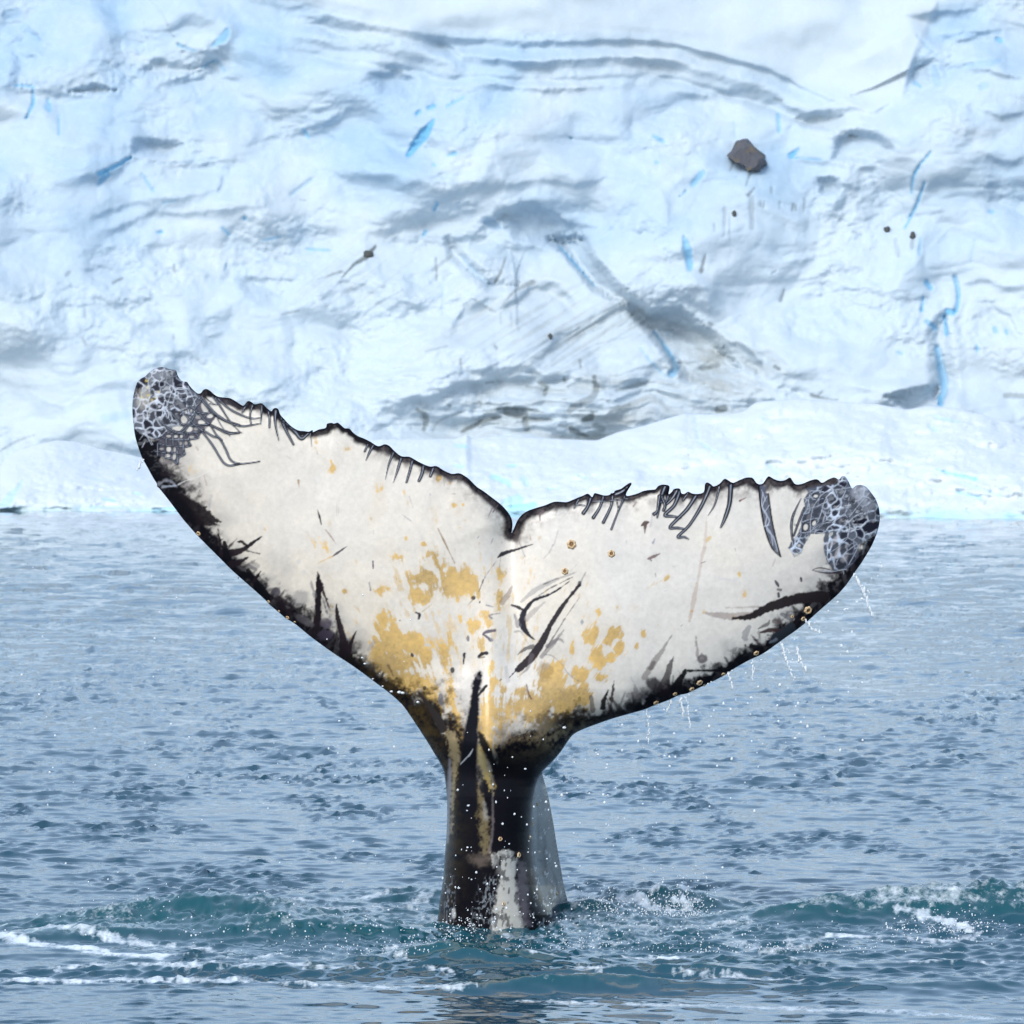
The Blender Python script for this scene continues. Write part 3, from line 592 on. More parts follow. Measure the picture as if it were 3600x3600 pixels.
def spline(pts, sub):
    P = np.asarray(pts, float); n = len(P); out = []
    for i in range(n - 1):
        p0, p1, p2, p3 = P[max(i - 1, 0)], P[i], P[i + 1], P[min(i + 2, n - 1)]
        for f in np.arange(sub) / sub:
            out.append(0.5 * (2 * p1 + (p2 - p0) * f + (2 * p0 - 5 * p1 + 4 * p2 - p3) * f * f + (3 * p1 - p0 - 3 * p2 + p3) * f ** 3))
    out.append(P[-1]); return np.array(out)
sL, sT, sR = spline(LEAD_L, 3), spline(TRAIL, 3), spline(LEAD_R, 3)
OUT = np.vstack([sL, sT, sR])

def seg_dist(U, V, P, closed=False):
    best = np.full(U.shape, 1e9, np.float32)
    Q = np.vstack([P, P[:1]]) if closed else P
    for i in range(len(Q) - 1):
        ax, ay = Q[i]; dx, dy = Q[i + 1] - Q[i]
        t = np.clip(((U - ax) * dx + (V - ay) * dy) / (dx * dx + dy * dy + 1e-9), 0, 1)
        best = np.minimum(best, (U - ax - t * dx) ** 2 + (V - ay - t * dy) ** 2)
    return np.sqrt(best)

BLACK = (.007, .007, .010)
SLATE = (.050, .053, .075)
LIGHT = (.44, .49, .58)
WHITE = (.665, .635, .585)
BROWN = (.13, .085, .065)
PURP = (.017, .012, .016)
YELL = (.70, .43, .085)

def paint_whale(cv, d_lead, d_trail):
    U, V = cv.U, cv.V
    base = np.array(WHITE, np.float32) * np.ones(cv.shape + (1,), np.float32)
    warm = np.clip(.5 + .9 * fbm(U / 380, V / 300, 33, 3) + .0005 * (1700 - U), 0, 1)[..., None]
    base = base * (1 - .75 * warm) + np.array((.69, .625, .525), np.float32) * .75 * warm
    grey = np.clip(.06 + .30 * cv.n3, 0, .22)[..., None]
    cv.rgb = base * (1 - grey) + np.array((.50, .49, .48), np.float32) * grey
    S, P, E = cv.stroke, cv.poly, cv.ell
    # soft grey fading in from the leading edges
    wl = np.interp(U, [460, 520, 560, 620, 700, 760, 900, 980, 1060, 1150, 1250, 1350, 1450, 1520, 1580, 1700, 1900, 2000, 2040, 2100, 2250, 2350, 2450, 2550, 2650, 2750, 2850, 2950, 3050, 3100],
                   [22, 55, 68, 60, 66, 42, 36, 44, 62, 70, 46, 36, 60, 100, 110, 100, 100, 90, 62, 34, 34, 44, 52, 40, 34, 58, 52, 62, 44, 14])
    wl = wl * 1.32
    soft = np.clip(1 - d_lead / (wl * 2.4 + 24), 0, 1) * np.clip(.5 + 1.0 * cv.n3 + .5 * cv.n1, 0, 1)
    cv.put((slice(None), slice(None)), .75 * soft, (.16, .155, .165))
    # ------------- yellow diatom film
    field = np.zeros(cv.shape, np.float32)
    blobs = [(760, 330, 165, 120, 1.25), (500, 285, 95, 65, 1.05), (500, 420, 110, 70, 1.0), (600, 160, 80, 60, .7), (300, 130, 70, 45, .6), (200, 370, 75, 55, .75), (540, 120, 50, 50, .7), (640, 200, 40, 60, .8),
             (190, 620, 70, 110, 1.0), (250, 780, 120, 140, 1.2), (430, 770, 100, 80, 1.2), (525, 880, 42, 95, 1.15), (300, 930, 180, 90, 1.1), (400, 1070, 200, 100, 1.2), (550, 1140, 80, 110, 1.1), (685, 810, 55, 110, .95), (790, 590, 34, 70, .8),
             (900, 640, 65, 65, .95), (970, 560, 50, 55, .85), (1090, 270, 45, 90, .9), (1080, 420, 45, 70, .95), (1110, 510, 45, 45, .85), (930, 780, 60, 80, .6), (1000, 620, 60, 40, .7),
             (700, 1200, 70, 130, .85), (730, 1380, 60, 160, .9), (770, 1450, 45, 220, .85), (990, 1350, 80, 220, 1.1), (1000, 1520, 55, 120, 1.0), (1020, 960, 35, 90, .8), (1045, 1070, 45, 70, .8), (1120, 1130, 30, 40, .7), (1230, 1150, 55, 60, .9),
             (1240, 1240, 110, 80, 1.0), (1350, 1270, 130, 130, 1.15), (1480, 1090, 120, 160, 1.25), (1570, 1210, 120, 130, 1.25), (1680, 1010, 62, 60, 1.15), (1720, 1190, 80, 100, 1.1), (1850, 1040, 55, 50, .9), (1790, 720, 65, 85, .95), (1910, 740, 48, 90, .9),
             (1830, 880, 80, 100, .95), (1640, 830, 24, 75, .85), (1830, 540, 34, 30, .7), (1150, 1300, 90, 140, .8), (900, 930, 30, 60, .7), (1500, 1350, 200, 70, .75), (880, 1250, 30, 90, .6)]
    for cx, cy, rx, ry, a in blobs:
        k = CS(6); (x, y), = C(6, [(cx, cy)]); rx *= k * 1.12; ry *= k * 1.12
        field = np.maximum(field, a * np.exp(-.9 * (((U - x) / rx) ** 2 + ((V - y) / ry) ** 2)))
    for cx, cy, rx, ry, a in [(490, 430, 60, 60, .95), (540, 540, 38, 48, .95), (470, 600, 40, 45, .9), (395, 290, 30, 28, .8), (525, 265, 26, 26, .75), (640, 265, 36, 26, .6), (700, 440, 24, 34, .6), (650, 520, 20, 30, .6), (1385, 165, 22, 28, .7), (1350, 30, 14, 20, .75), (860, 55, 26, 26, .6)]:
        k = CS(7); (x, y), = C(7, [(cx, cy)])
        field = np.maximum(field, a * np.exp(-.9 * (((U - x) / (rx * k)) ** 2 + ((V - y) / (ry * k)) ** 2)))
    for cx, cy, rx, ry, a in [(590, 1620, 80, 70, .85), (270, 1640, 34, 24, .7), (705, 1350, 50, 40, .9), (1210, 910, 44, 26, .8), (1275, 905, 16, 16, .7), (1245, 1100, 18, 18, .7), (1290, 1035, 16, 16, .6), (1070, 685, 34, 40, 1.0), (1150, 720, 40, 20, .7), (1010, 940, 18, 18, .7), (790, 1190, 14, 24, .8), (945, 1240, 36, 26, .9), (290, 425, 50, 30, .65), (155, 610, 40, 40, .6), (140, 1060, 20, 36, .8), (560, 830, 60, 170, .42), (500, 1020, 40, 80, .42), (100, 1300, 60, 100, .42), (1040, 1000, 30, 90, .5), (1240, 960, 30, 40, .6)]:
        k = CS(2); (x, y), = C(2, [(cx, cy)])
        field = np.maximum(field, a * np.exp(-.9 * (((U - x) / (rx * k)) ** 2 + ((V - y) / (ry * k)) ** 2)))
    ang = np.arctan2(U - 1730, 2950 - V)           # film is brushed along the flow off the tail stock
    rad = np.hypot(U - 1730, V - 2950)
    fl = fbm(ang * 26, rad / 120, 51, 4); fs = fbm(ang * 70, rad / 45, 57, 3)
    m = sstep(.38, .68, field * np.where((V > 2540) & (U > 1800), .8, 1) + .36 * fl + .44 * fs + .22 * cv.n2 - .03)
    tone = np.clip(.78 + .35 * cv.n3 + .12 * cv.n2, .5, 1.1)[..., None]
    sparse = np.exp(-((U - 1650) / 520) ** 2 - ((V - 2180) / 330) ** 2)
    m2 = sstep(.46, .66, .42 * sparse + .52 * fs + .34 * fl + .12 * cv.n2) * .4
    m = np.clip(np.maximum(m * .84, m2), 0, 1) * sstep(2840, 2700, V)
    faint = (.16 * np.clip(field * 1.2, 0, 1))
    m = np.maximum(m, faint)[..., None]
    cv.rgb = cv.rgb * (1 - m) + np.array(YELL, np.float32) * tone * m
    # ------------- black leading edges
    jag = 1 + .7 * cv.n1 + .35 * cv.n2 + .5 * cv.n3
    lead = sstep(1.15, .45, d_lead / (wl * np.clip(jag, .25, 2.2)))
    lead = np.maximum(lead, sstep(14, 7, d_lead + 3 * cv.n2))
    cv.put((slice(None), slice(None)), lead, BLACK)
    # ragged dark feathers reaching in from the edge
    rf = random.Random(21)
    for edge, lo, hi, n in ((sL, 500, 1520, 130), (sR, 2060, 3060, 130)):
        pts = edge[(edge[:, 0] > lo) & (edge[:, 0] < hi) & (edge[:, 1] < 2620)]
        for _ in range(n):
            x, y = pts[rf.randrange(len(pts))]; side = 1 if edge is sL else -1
            an = rf.gauss(-1.15 if side > 0 else -1.9, .55); L = rf.choice((22, 30, 40, 52, 72)) * rf.uniform(.7, 1.2); w = rf.uniform(5, 15)
            bend = rf.gauss(0, .25); mx, my = x + .5 * L * math.cos(an), y + .5 * L * math.sin(an)
            sl, mk = cv.stroke_mask([(x - 8 * math.cos(an), y - 8 * math.sin(an)), (mx, my), (mx + .6 * L * math.cos(an + bend), my + .6 * L * math.sin(an + bend))], [w * 2.0, w, 1.5], 4.5, 7)
            cv.put(sl, mk * rf.uniform(.35, .95), rf.choice((BLACK, PURP, (.05, .045, .05))))
    # mottled grey within the dark edge
    mot = np.clip(1 - d_lead / 120, 0, 1) * sstep(.18, .5, fbm(U / 22, V / 22, 91, 4)) * sstep(2420, 2300, V) * sstep(15, 30, d_lead)
    cv.put((slice(None), slice(None)), mot * .35, (.22, .21, .22))
    # trailing edge
    wt = 19 * (1 + .5 * cv.n1 + .35 * cv.n3) + 4 + 6 * sstep(2450, 2600, U) + 9 * np.exp(-((U - 1820) / 130) ** 2)
    tr = sstep(1.35, .6, d_trail / wt)
    cv.put((slice(None), slice(None)), tr, (.010, .009, .012))
    trs = sstep(3.2, .8, d_trail / wt) * np.clip(.4 + .9 * cv.n1 + .5 * cv.n2, 0, 1) * np.clip(sstep(1250, 1400, U), .0, 1)
    cv.put((slice(None), slice(None)), trs * .6, (.10, .085, .085))
    # ------------- tail stock
    cen = np.interp(V, [2350, 2500, 2600, 2700, 2800, 3300], [1690, 1700, 1700, 1705, 1700, 1700])
    ws = np.interp(V, [2480, 2560, 2640, 2720, 2800, 3400], [0, 0, 0, 0, 0, 0])
    stock = sstep(2560, 2760, V + 60 * cv.n3 + .35 * np.clip(U - 1720, 0, 400) + 30 * cv.n1)
    cv.put((slice(None), slice(None)), stock, BLACK)
    P(6, [(1060, 1560), (1180, 1470), (1330, 1430), (1480, 1440), (1700, 1390), (1640, 1470), (1500, 1640), (1380, 1800), (1340, 1932), (1060, 1932)], BLACK, 1, 14, 14)
    P(6, [(470, 1300), (560, 1330), (640, 1440), (690, 1600), (690, 1700), (640, 1690), (520, 1510), (440, 1360)], BLACK, 1, 10, 10)
    br = np.exp(-((U - 1850) / 120) ** 2 - ((V - 2560) / 75) ** 2) * np.clip(.55 + 1.0 * cv.n1 + .5 * cv.n2, 0, 1)
    cv.put((slice(None), slice(None)), br * .85, (.15, .10, .055))
    br = np.exp(-((U - 1960) / 150) ** 2 - ((V - 2580) / 50) ** 2) * np.clip(.4 + 1.2 * cv.n1 + .8 * cv.n2, 0, 1)
    cv.put((slice(None), slice(None)), br * .6, (.30, .24, .14))
    br = np.clip(1.25 - d_lead / 90, 0, 1) * np.exp(-((U - 1440) / 150) ** 2) * np.clip(.5 + .9 * cv.n1 + .4 * cv.n2, 0, 1)
    cv.put((slice(None), slice(None)), br * .75, (.10, .065, .02))
    S(11, [(240, -40), (270, 80), (275, 220), (262, 400), (245, 640), (238, 900)], [110, 90, 62, 36, 26, 16], (.34, .27, .15), .7, 9, 20)
    S(11, [(225, 200), (222, 420), (215, 700), (205, 1000)], [24, 34, 28, 20], (.22, .215, .24), .75, 5, 5)  # grazing sky sheen along the left rim, painted into the skin colour
    S(11, [(510, 90), (550, 230), (600, 400), (640, 530)], [60, 84, 64, 16], (.38, .29, .10), .8, 9, 26)
    S(11, [(505, 110), (560, 290)], [30, 40], (.45, .38, .22), .5, 8, 12)
    S(11, [(470, 430), (520, 640), (550, 840), (565, 1000), (580, 1110)], [24, 84, 80, 64, 20], (.24, .19, .10), .62, 14, 34)
    S(11, [(560, 620), (575, 760)], [30, 40], (.36, .34, .32), .6, 7, 10)
    S(11, [(430, 1150), (520, 1170), (620, 1130)], [60, 110, 60], (.15, .12, .10), .6, 16, 16)
    S(11, [(640, 400), (640, 620), (640, 900), (610, 1080)], [8, 14, 18, 20], (.20, .17, .18), .6, 5, 6)
    P(11, [(640, 1120), (700, 1085), (800, 1080), (870, 1170), (862, 1300), (880, 1450), (890, 1600), (935, 1760), (960, 1932), (620, 1932), (640, 1750), (662, 1600), (680, 1450), (712, 1310), (690, 1240), (640, 1190)], (.52, .51, .47), .9, 7, 12)
    (a0, b0), (a1, b1) = C(11, [(650, 1090), (930, 1740)])
    cv.put((slice(None), slice(None)), sstep(a0 - 10, a0 + 10, U) * sstep(a1 + 20, a1 - 10, U) * sstep(b0 - 10, b0 + 20, V) * sstep(.16, .42, fbm(U / 15, V / 26, 271, 4) + .22 * sstep(b0 + 130, b0, V) + .25 * sstep(a0 + 30, a0, U)) * .8, (.05, .05, .055))
    P(11, [(880, 1180), (960, 1200), (980, 1450), (1000, 1800), (930, 1800), (890, 1600), (870, 1400)], (.13, .115, .135), .7, 14, 10)
    S(11, [(715, 1140), (710, 1210)], 22, BLACK, .9, 3, 3); S(11, [(800, 1440), (796, 1490)], 14, BLACK, .8, 2, 2); S(11, [(770, 1205), (768, 1225)], 18, BLACK, .8, 3, 2); E(11, 748, 1450, 12, 12, 0, (.2, .2, .2), .7)
    S(11, [(660, 1240), (640, 1300), (690, 1400)], [30, 40, 20], BLACK, .9, 4, 8); S(11, [(680, 1170), (650, 1240)], [14, 20], (.3, .3, .29), .6, 4, 4)
    # scribbled pale scars low on the stock
    sq = 1 - np.abs(fbm(U / 13, V / 20, 71, 3)) * 5.5
    (a0, b0), (a1, b1) = C(11, [(430, 1290), (690, 1740)])
    win = sstep(a0 - 15, a0 + 25, U + .25 * (V - b1)) * sstep(a1 + 8, a1 - 14, U) * sstep(b0 - 10, b0 + 40, V)
    cv.put((slice(None), slice(None)), np.clip(sq, 0, 1) * win * .8 * np.clip(.5 + cv.n1, 0, 1), (.34, .38, .42))
    (a0, b0), (a1, b1) = C(11, [(160, 1300), (270, 1740)])
    win = sstep(a0 - 5, a0 + 12, U) * sstep(a1 + 8, a1 - 10, U) * sstep(b0 - 10, b0 + 40, V)
    cv.put((slice(None), slice(None)), np.clip(1 - np.abs(fbm(U / 9, V / 30, 73, 3)) * 5, 0, 1) * win * .6, (.30, .34, .40))
    E(11, 262, 1690, 20, 50, 0, (.5, .5, .48), .8)
    P(8, [(1225, 650), (1190, 700), (1165, 780), (1148, 900), (1142, 1100), (1150, 1300), (1170, 1480), (1205, 1620), (1265, 1760), (1330, 1900), (1600, 1900), (1400, 1200), (1320, 800)], (.035, .055, .072), .95, 4, 3)  # greyish flank skin with the blue-grey sky reflection painted into its colour
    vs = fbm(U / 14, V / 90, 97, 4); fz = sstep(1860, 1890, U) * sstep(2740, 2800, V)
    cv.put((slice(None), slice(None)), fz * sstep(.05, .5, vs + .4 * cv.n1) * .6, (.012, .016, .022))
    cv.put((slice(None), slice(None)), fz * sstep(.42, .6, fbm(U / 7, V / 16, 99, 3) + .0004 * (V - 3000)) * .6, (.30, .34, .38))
    # dark marks on the side of the stock
    for p, w in (([(1135, 910), (1150, 1000), (1140, 1100), (1150, 1200), (1170, 1300)], [4, 16, 22, 36, 12]), ([(1210, 1240), (1240, 1330), (1265, 1420), (1285, 1540), (1300, 1600)], [8, 20, 24, 26, 8]),
                 ([(1070, 1330), (1110, 1290), (1150, 1330)], [10, 30, 14]), ([(1190, 1490), (1215, 1590), (1230, 1690)], [10, 24, 12]), ([(1080, 1160), (1120, 1180)], 20), ([(1200, 1380), (1230, 1430)], [10, 16])):
        S(11, p, w, (.008, .01, .02), .85, 3, 7)
    # central dark streak up the underside
    S(6, [(940, 995), (915, 1070), (905, 1160), (893, 1300), (872, 1450), (858, 1600), (850, 1800), (850, 2000)], [24, 66, 56, 84, 104, 120, 130, 150], (.008, .008, .012), 1, 6, 8)
    S(6, [(990, 1095), (925, 1170)], [14, 30], BLACK, .85, 3, 5); S(6, [(930, 1040), (905, 1020)], 20, (.1, .09, .1), .6, 3, 4)
    S(6, [(930, 1450), (980, 1560), (1040, 1680), (1080, 1800)], [30, 60, 60, 70], BLACK, .9, 6, 10)
    S(6, [(885, 1575), (860, 1620), (838, 1640), (790, 1692)], [6, 14, 10, 4], (.42, .44, .48), .9, 2, 2, relief=.004)
    # ------------- scratches and feathered marks, left lobe
    P(1, [(150, 740), (300, 840), (370, 890), (340, 960), (400, 1010), (380, 1050), (425, 1120), (400, 1180), (530, 1190), (440, 1235), (400, 1260), (365, 1290), (270, 1110), (190, 930)], BLACK, 1, 5, 6)
    S(1, [(350, 900), (365, 960), (380, 1000)], [80, 70, 40], BLACK, 1, 5, 6)
    S(1, [(420, 1180), (480, 1180), (540, 1190)], [40, 26, 6], PURP, .85, 4, 5); S(1, [(400, 1100), (430, 1140)], [30, 16], PURP, .7, 4, 5); S(1, [(420, 1060), (520, 1060), (560, 1090)], [30, 26, 6], (.22, .2, .22), .5, 6, 6)
    P(1, [(540, 1345), (700, 1425), (830, 1490), (940, 1600), (1000, 1640), (930, 1650), (990, 1685), (850, 1675), (740, 1690), (640, 1580), (520, 1440)], (.012, .009, .012), .97, 4, 7)
    P(1, [(470, 1380), (560, 1380), (700, 1520), (760, 1690), (640, 1640), (520, 1490)], BLACK, .9, 6, 6)
    S(1, [(890, 1385), (865, 1520)], [26, 20], (.3, .3, .33), .5, 5, 3); S(1, [(380, 1270), (470, 1240), (560, 1300)], [30, 30, 20], (.3, .31, .36), .6, 4, 8); S(1, [(420, 1300), (550, 1290)], [22, 16], LIGHT, .6, 3, 5)
    S(1, [(570, 1280), (650, 1240), (740, 1215), (850, 1160), (1000, 1110)], [16, 10, 8, 6, 3], (.72, .72, .74), .5, 2, 1); S(1, [(640, 1290), (700, 1250)], [22, 10], (.28, .25, .3), .5, 5, 6)
    S(1, [(820, 1190), (845, 1285)], [6, 16], (.36, .30, .26), .7, 2.5, 2); S(1, [(830, 1180), (890, 1225)], 5, (.4, .36, .33), .5); S(1, [(780, 1350), (810, 1370), (800, 1440)], [16, 14, 10], (.45, .40, .36), .6, 3, 3)
    S(1, [(745, 915), (765, 945)], [12, 20], (.36, .30, .24), .7, 3, 3); S(1, [(1735, 1240), (1742, 1300)], [22, 6], (.30, .18, .07), .8, 2.5, 2); S(1, [(1620, 1000), (1660, 1030)], 8, (.42, .38, .34), .6)
    for p, w, c, a in (([(500, 310), (590, 305), (650, 285), (710, 245), (795, 183)], [60, 50, 34, 26, 3], PURP, .92), ([(615, 225), (650, 228), (685, 255)], [14, 24, 24], PURP, .92), ([(680, 292), (780, 316)], [12, 2], PURP, .8),
                       ([(465, 130), (475, 200), (485, 270)], [6, 22, 16], PURP, .85), ([(515, 230), (530, 330)], [26, 60], BLACK, .9), ([(560, 400), (620, 380), (690, 345)], [60, 44, 12], PURP, .85), ([(690, 405), (750, 435)], [36, 20], (.1, .09, .1), .7),
                       ([(690, 440), (725, 500), (790, 580), (830, 640)], [30, 50, 46, 60], BLACK, .9), ([(735, 520), (785, 450)], [30, 8], PURP, .85), ([(760, 480), (830, 535)], [14, 3], PURP, .6), ([(920, 660), (980, 690), (1075, 745)], [60, 34, 6], PURP, .8), ([(930, 700), (1010, 760), (1060, 790)], [50, 30, 10], PURP, .7),
                       ([(1215, 445), (1225, 540), (1222, 660), (1218, 780), (1210, 880)], [8, 40, 48, 48, 70], (.014, .011, .014), 1), ([(1235, 520), (1270, 630), (1310, 740)], [20, 26, 4], PURP, .85), ([(1255, 650), (1290, 770)], [14, 8], PURP, .6), ([(1165, 520), (1180, 580), (1200, 640)], [10, 24, 20], (.14, .13, .14), .6),
                       ([(1360, 695), (1365, 780), (1395, 900), (1415, 1000), (1410, 1080)], [6, 34, 44, 60, 70], PURP, .92), ([(1510, 895), (1475, 970), (1450, 1060)], [4, 26, 44], PURP, .9), ([(1160, 740), (1200, 800), (1200, 860)], [10, 30, 40], PURP, .7), ([(1310, 780), (1330, 860)], [10, 20], (.4, .4, .4), .4), ([(1370, 850), (1360, 930)], [20, 10], PURP, .6),
                       ([(1750, 1160), (1790, 1235)], [22, 4], (.10, .06, .03), .6), ([(1710, 1215), (1700, 1260)], [10, 24], BLACK, .8), ([(1600, 1040), (1640, 980), (1620, 1040)], [20, 26, 10], (.3, .27, .27), .5)):
        S(5, p, w, c, a, 2.5, 6)
    for a in ((900, 605, 36, 30, 0, (.06, .055, .07), .9), (1085, 650, 70, 60, -40, (.20, .19, .20), .55), (1280, 840, 46, 40, 0, (.09, .075, .10), .75), (1275, 930, 60, 44, 0, (.05, .04, .06), .85), (1120, 820, 80, 30, 30, (.12, .11, .12), .6), (740, 405, 40, 24, 0, (.16, .15, .16), .5), (1075, 375, 18, 18, 0, (.5, .5, .5), .4), (1115, 455, 18, 18, 0, (.5, .5, .5), .4), (795, 125, 20, 14, 0, (.5, .5, .5), .35)):
        E(5, *a)
    # ------------- centre marks
    G1 = (.022, .020, .028)
    for p, w, c, a in (([(1738, 238), (1690, 332)], [3, 16], (.28, .26, .26), .75), ([(1692, 320), (1690, 338)], 26, G1, .8), ([(1690, 335), (1600, 445), (1530, 545), (1465, 650), (1410, 760), (1330, 880), (1225, 975)], [18, 26, 34, 36, 50, 66, 50], (.028, .023, .028), .92), ([(1225, 970), (1160, 1036)], [12, 3], G1, .85), ([(1330, 870), (1300, 960), (1225, 1030)], [40, 24, 3], (.12, .1, .11), .6),
                       ([(1690, 430), (1580, 590), (1500, 720), (1430, 830)], [3, 9, 13, 12], G1, .65), ([(1572, 675), (1500, 770), (1400, 880)], [6, 34, 30], (.15, .13, .14), .6), ([(1570, 770), (1530, 745), (1450, 800)], [8, 30, 34], (.12, .11, .12), .6), ([(1340, 800), (1270, 825), (1228, 860)], [30, 24, 6], G1, .75),
                       ([(1612, 310), (1480, 400), (1350, 450), (1282, 525), (1258, 600), (1268, 660), (1312, 720), (1352, 748)], [4, 18, 22, 36, 52, 44, 24, 5], (.02, .02, .03), .95), ([(1670, 238), (1480, 310), (1350, 380), (1250, 465)], [3, 30, 38, 14], (.26, .25, .25), .6), ([(1640, 275), (1480, 355), (1360, 430)], [3, 10, 8], G1, .75), ([(1580, 265), (1420, 330)], [4, 8], G1, .6),
                       ([(1175, 488), (1230, 505), (1275, 530)], [8, 26, 20], G1, .85), ([(1425, 468), (1340, 540), (1290, 590)], [6, 40, 40], (.2, .18, .19), .5), ([(1205, 690), (1250, 690), (1300, 775)], [14, 12, 6], (.2, .2, .22), .6), ([(1200, 560), (1230, 640)], [10, 40], (.12, .11, .13), .6),
                       ([(1072, 132), (1110, 102), (1200, 72), (1340, 28)], [8, 30, 18, 4], G1, .9), ([(1235, 15), (1280, 125)], 6, G1, .5), ([(1095, 130), (1085, 200)], [8, 4], (.3, .2, .12), .6), ([(1060, 160), (1000, 240), (960, 310)], 6, (.2, .18, .2), .7), ([(965, 300), (930, 385)], [14, 8], G1, .8), ([(905, 430), (850, 485)], [14, 8], (.2, .18, .17), .6),
                       ([(1050, 680), (990, 690), (958, 712)], [22, 28, 10], (.12, .105, .13), .9), ([(965, 710), (1025, 752)], [16, 26], (.10, .09, .12), .9), ([(925, 880), (955, 855), (995, 850)], [10, 34, 20], G1, .9), ([(935, 885), (970, 880)], 12, G1, .7), ([(1090, 550), (1010, 565), (1030, 590)], [6, 12, 16], (.12, .11, .13), .7), ([(985, 490), (1035, 500)], 12, (.15, .14, .16), .7),
                       ([(820, 855), (815, 930)], [18, 12], G1, .85), ([(460, 545), (480, 560), (475, 592)], [14, 22, 12], G1, .85), ([(575, 485), (500, 540)], [5, 5], (.4, .28, .12), .6), ([(480, 1148), (560, 1260), (610, 1330), (660, 1420)], [10, 40, 60, 60], (.03, .025, .025), .9), ([(1180, 350), (1150, 410), (1105, 465)], [14, 40, 44], (.24, .17, .12), .6), ([(1290, 1085), (1300, 1140), (1325, 1195)], [10, 20, 12], (.12, .07, .05), .8),
                       ([(1420, 863), (1480, 870), (1550, 930), (1610, 1010), (1680, 1062)], [8, 7, 6, 7, 5], (.2, .2, .21), .6), ([(1100, 1050), (1085, 1060)], 10, G1, .7), ([(1020, 720), (1060, 800)], 30, (.45, .44, .43), .4), ([(1135, 960), (1150, 1060)], 30, (.35, .33, .34), .4), ([(1400, 930), (1430, 960)], 40, (.3, .26, .24), .4), ([(250, 960), (285, 1020)], [12, 6], (.2, .12, .05), .6)):
        S(6, p, w, c, a, 2.2, 4)
    for a in ((890, 432, 18, 16, 0, G1, .85), (848, 742, 12, 24, 0, (.15, .14, .16), .85), (428, 866, 12, 18, -20, G1, .9), (731, 980, 18, 24, 0, G1, .9), (520, 1114, 14, 16, 0, G1, .85), (642, 1200, 20, 44, 0, (.10, .10, .12), .8), (938, 465, 6, 10, 0, G1, .8), (1710, 615, 12, 16, 0, (.2, .22, .25), .7), (1690, 1195, 14, 20, 0, (.2, .15, .05), .7), (1690, 1250, 14, 12, 0, (.12, .1, .05), .7), (1430, 985, 60, 60, 0, (.30, .19, .06), .6), (335, 605, 7, 7, 0, G1, .6)):
        E(6, *a)
    for p, w, c, a in (([(38, 945), (55, 1000), (72, 1072)], [6, 18, 5], PURP, .85), ([(105, 1115), (150, 1170), (195, 1235)], [5, 11, 3], (.25, .16, .12), .75), ([(288, 1258), (210, 1312), (165, 1345)], [4, 24, 5], (.09, .075, .09), .9), ([(165, 1340), (40, 1405)], [12, 4], (.62, .40, .12), .8), ([(510, 1385), (512, 1445)], [14, 12], (.12, .09, .12), .85), ([(478, 1565), (490, 1630)], [10, 18], (.25, .23, .25), .8),
                       ([(818, 835), (850, 925)], [10, 5], (.36, .34, .42), .6), ([(755, 985), (830, 1040)], [3, 11], (.3, .28, .34), .7), ([(870, 1060), (925, 1200)], 4, (.5, .48, .55), .5), ([(1060, 1105), (1115, 1215), (1160, 1310), (1205, 1400)], [5, 16, 9, 5], (.22, .13, .06), .8), ([(222, 870), (218, 1000)], 5, (.4, .35, .33), .5), ([(205, 880), (203, 1000)], 5, (.4, .35, .33), .5), ([(1140, 1040), (1210, 1160), (1260, 1290)], [4, 5, 4], (.5, .48, .55), .4), ([(640, 860), (665, 915)], 5, (.5, .48, .55), .4),
                       ([(515, 1120), (516, 1155)], 10, (.4, .38, .45), .5), ([(195, 370), (215, 390)], 8, (.45, .4, .36), .6), ([(1110, 700), (1115, 745)], 6, (.3, .26, .26), .7), ([(1185, 812), (1205, 812)], 8, (.2, .16, .16), .7), ([(1570, 905), (1530, 965)], [6, 14], (.12, .09, .1), .8), ([(1520, 940), (1490, 1005)], [14, 5], (.2, .16, .17), .7), ([(1395, 1190), (1410, 1170)], 8, (.3, .28, .3), .6), ([(1530, 1195), (1510, 1240)], 10, (.3, .28, .3), .5), ([(35, 455), (40, 475)], 12, (.3, .28, .3), .6), ([(993, 812), (997, 822)], 10, (.3, .28, .4), .6)):
        S(2, p, w, c, a, 2, 2)
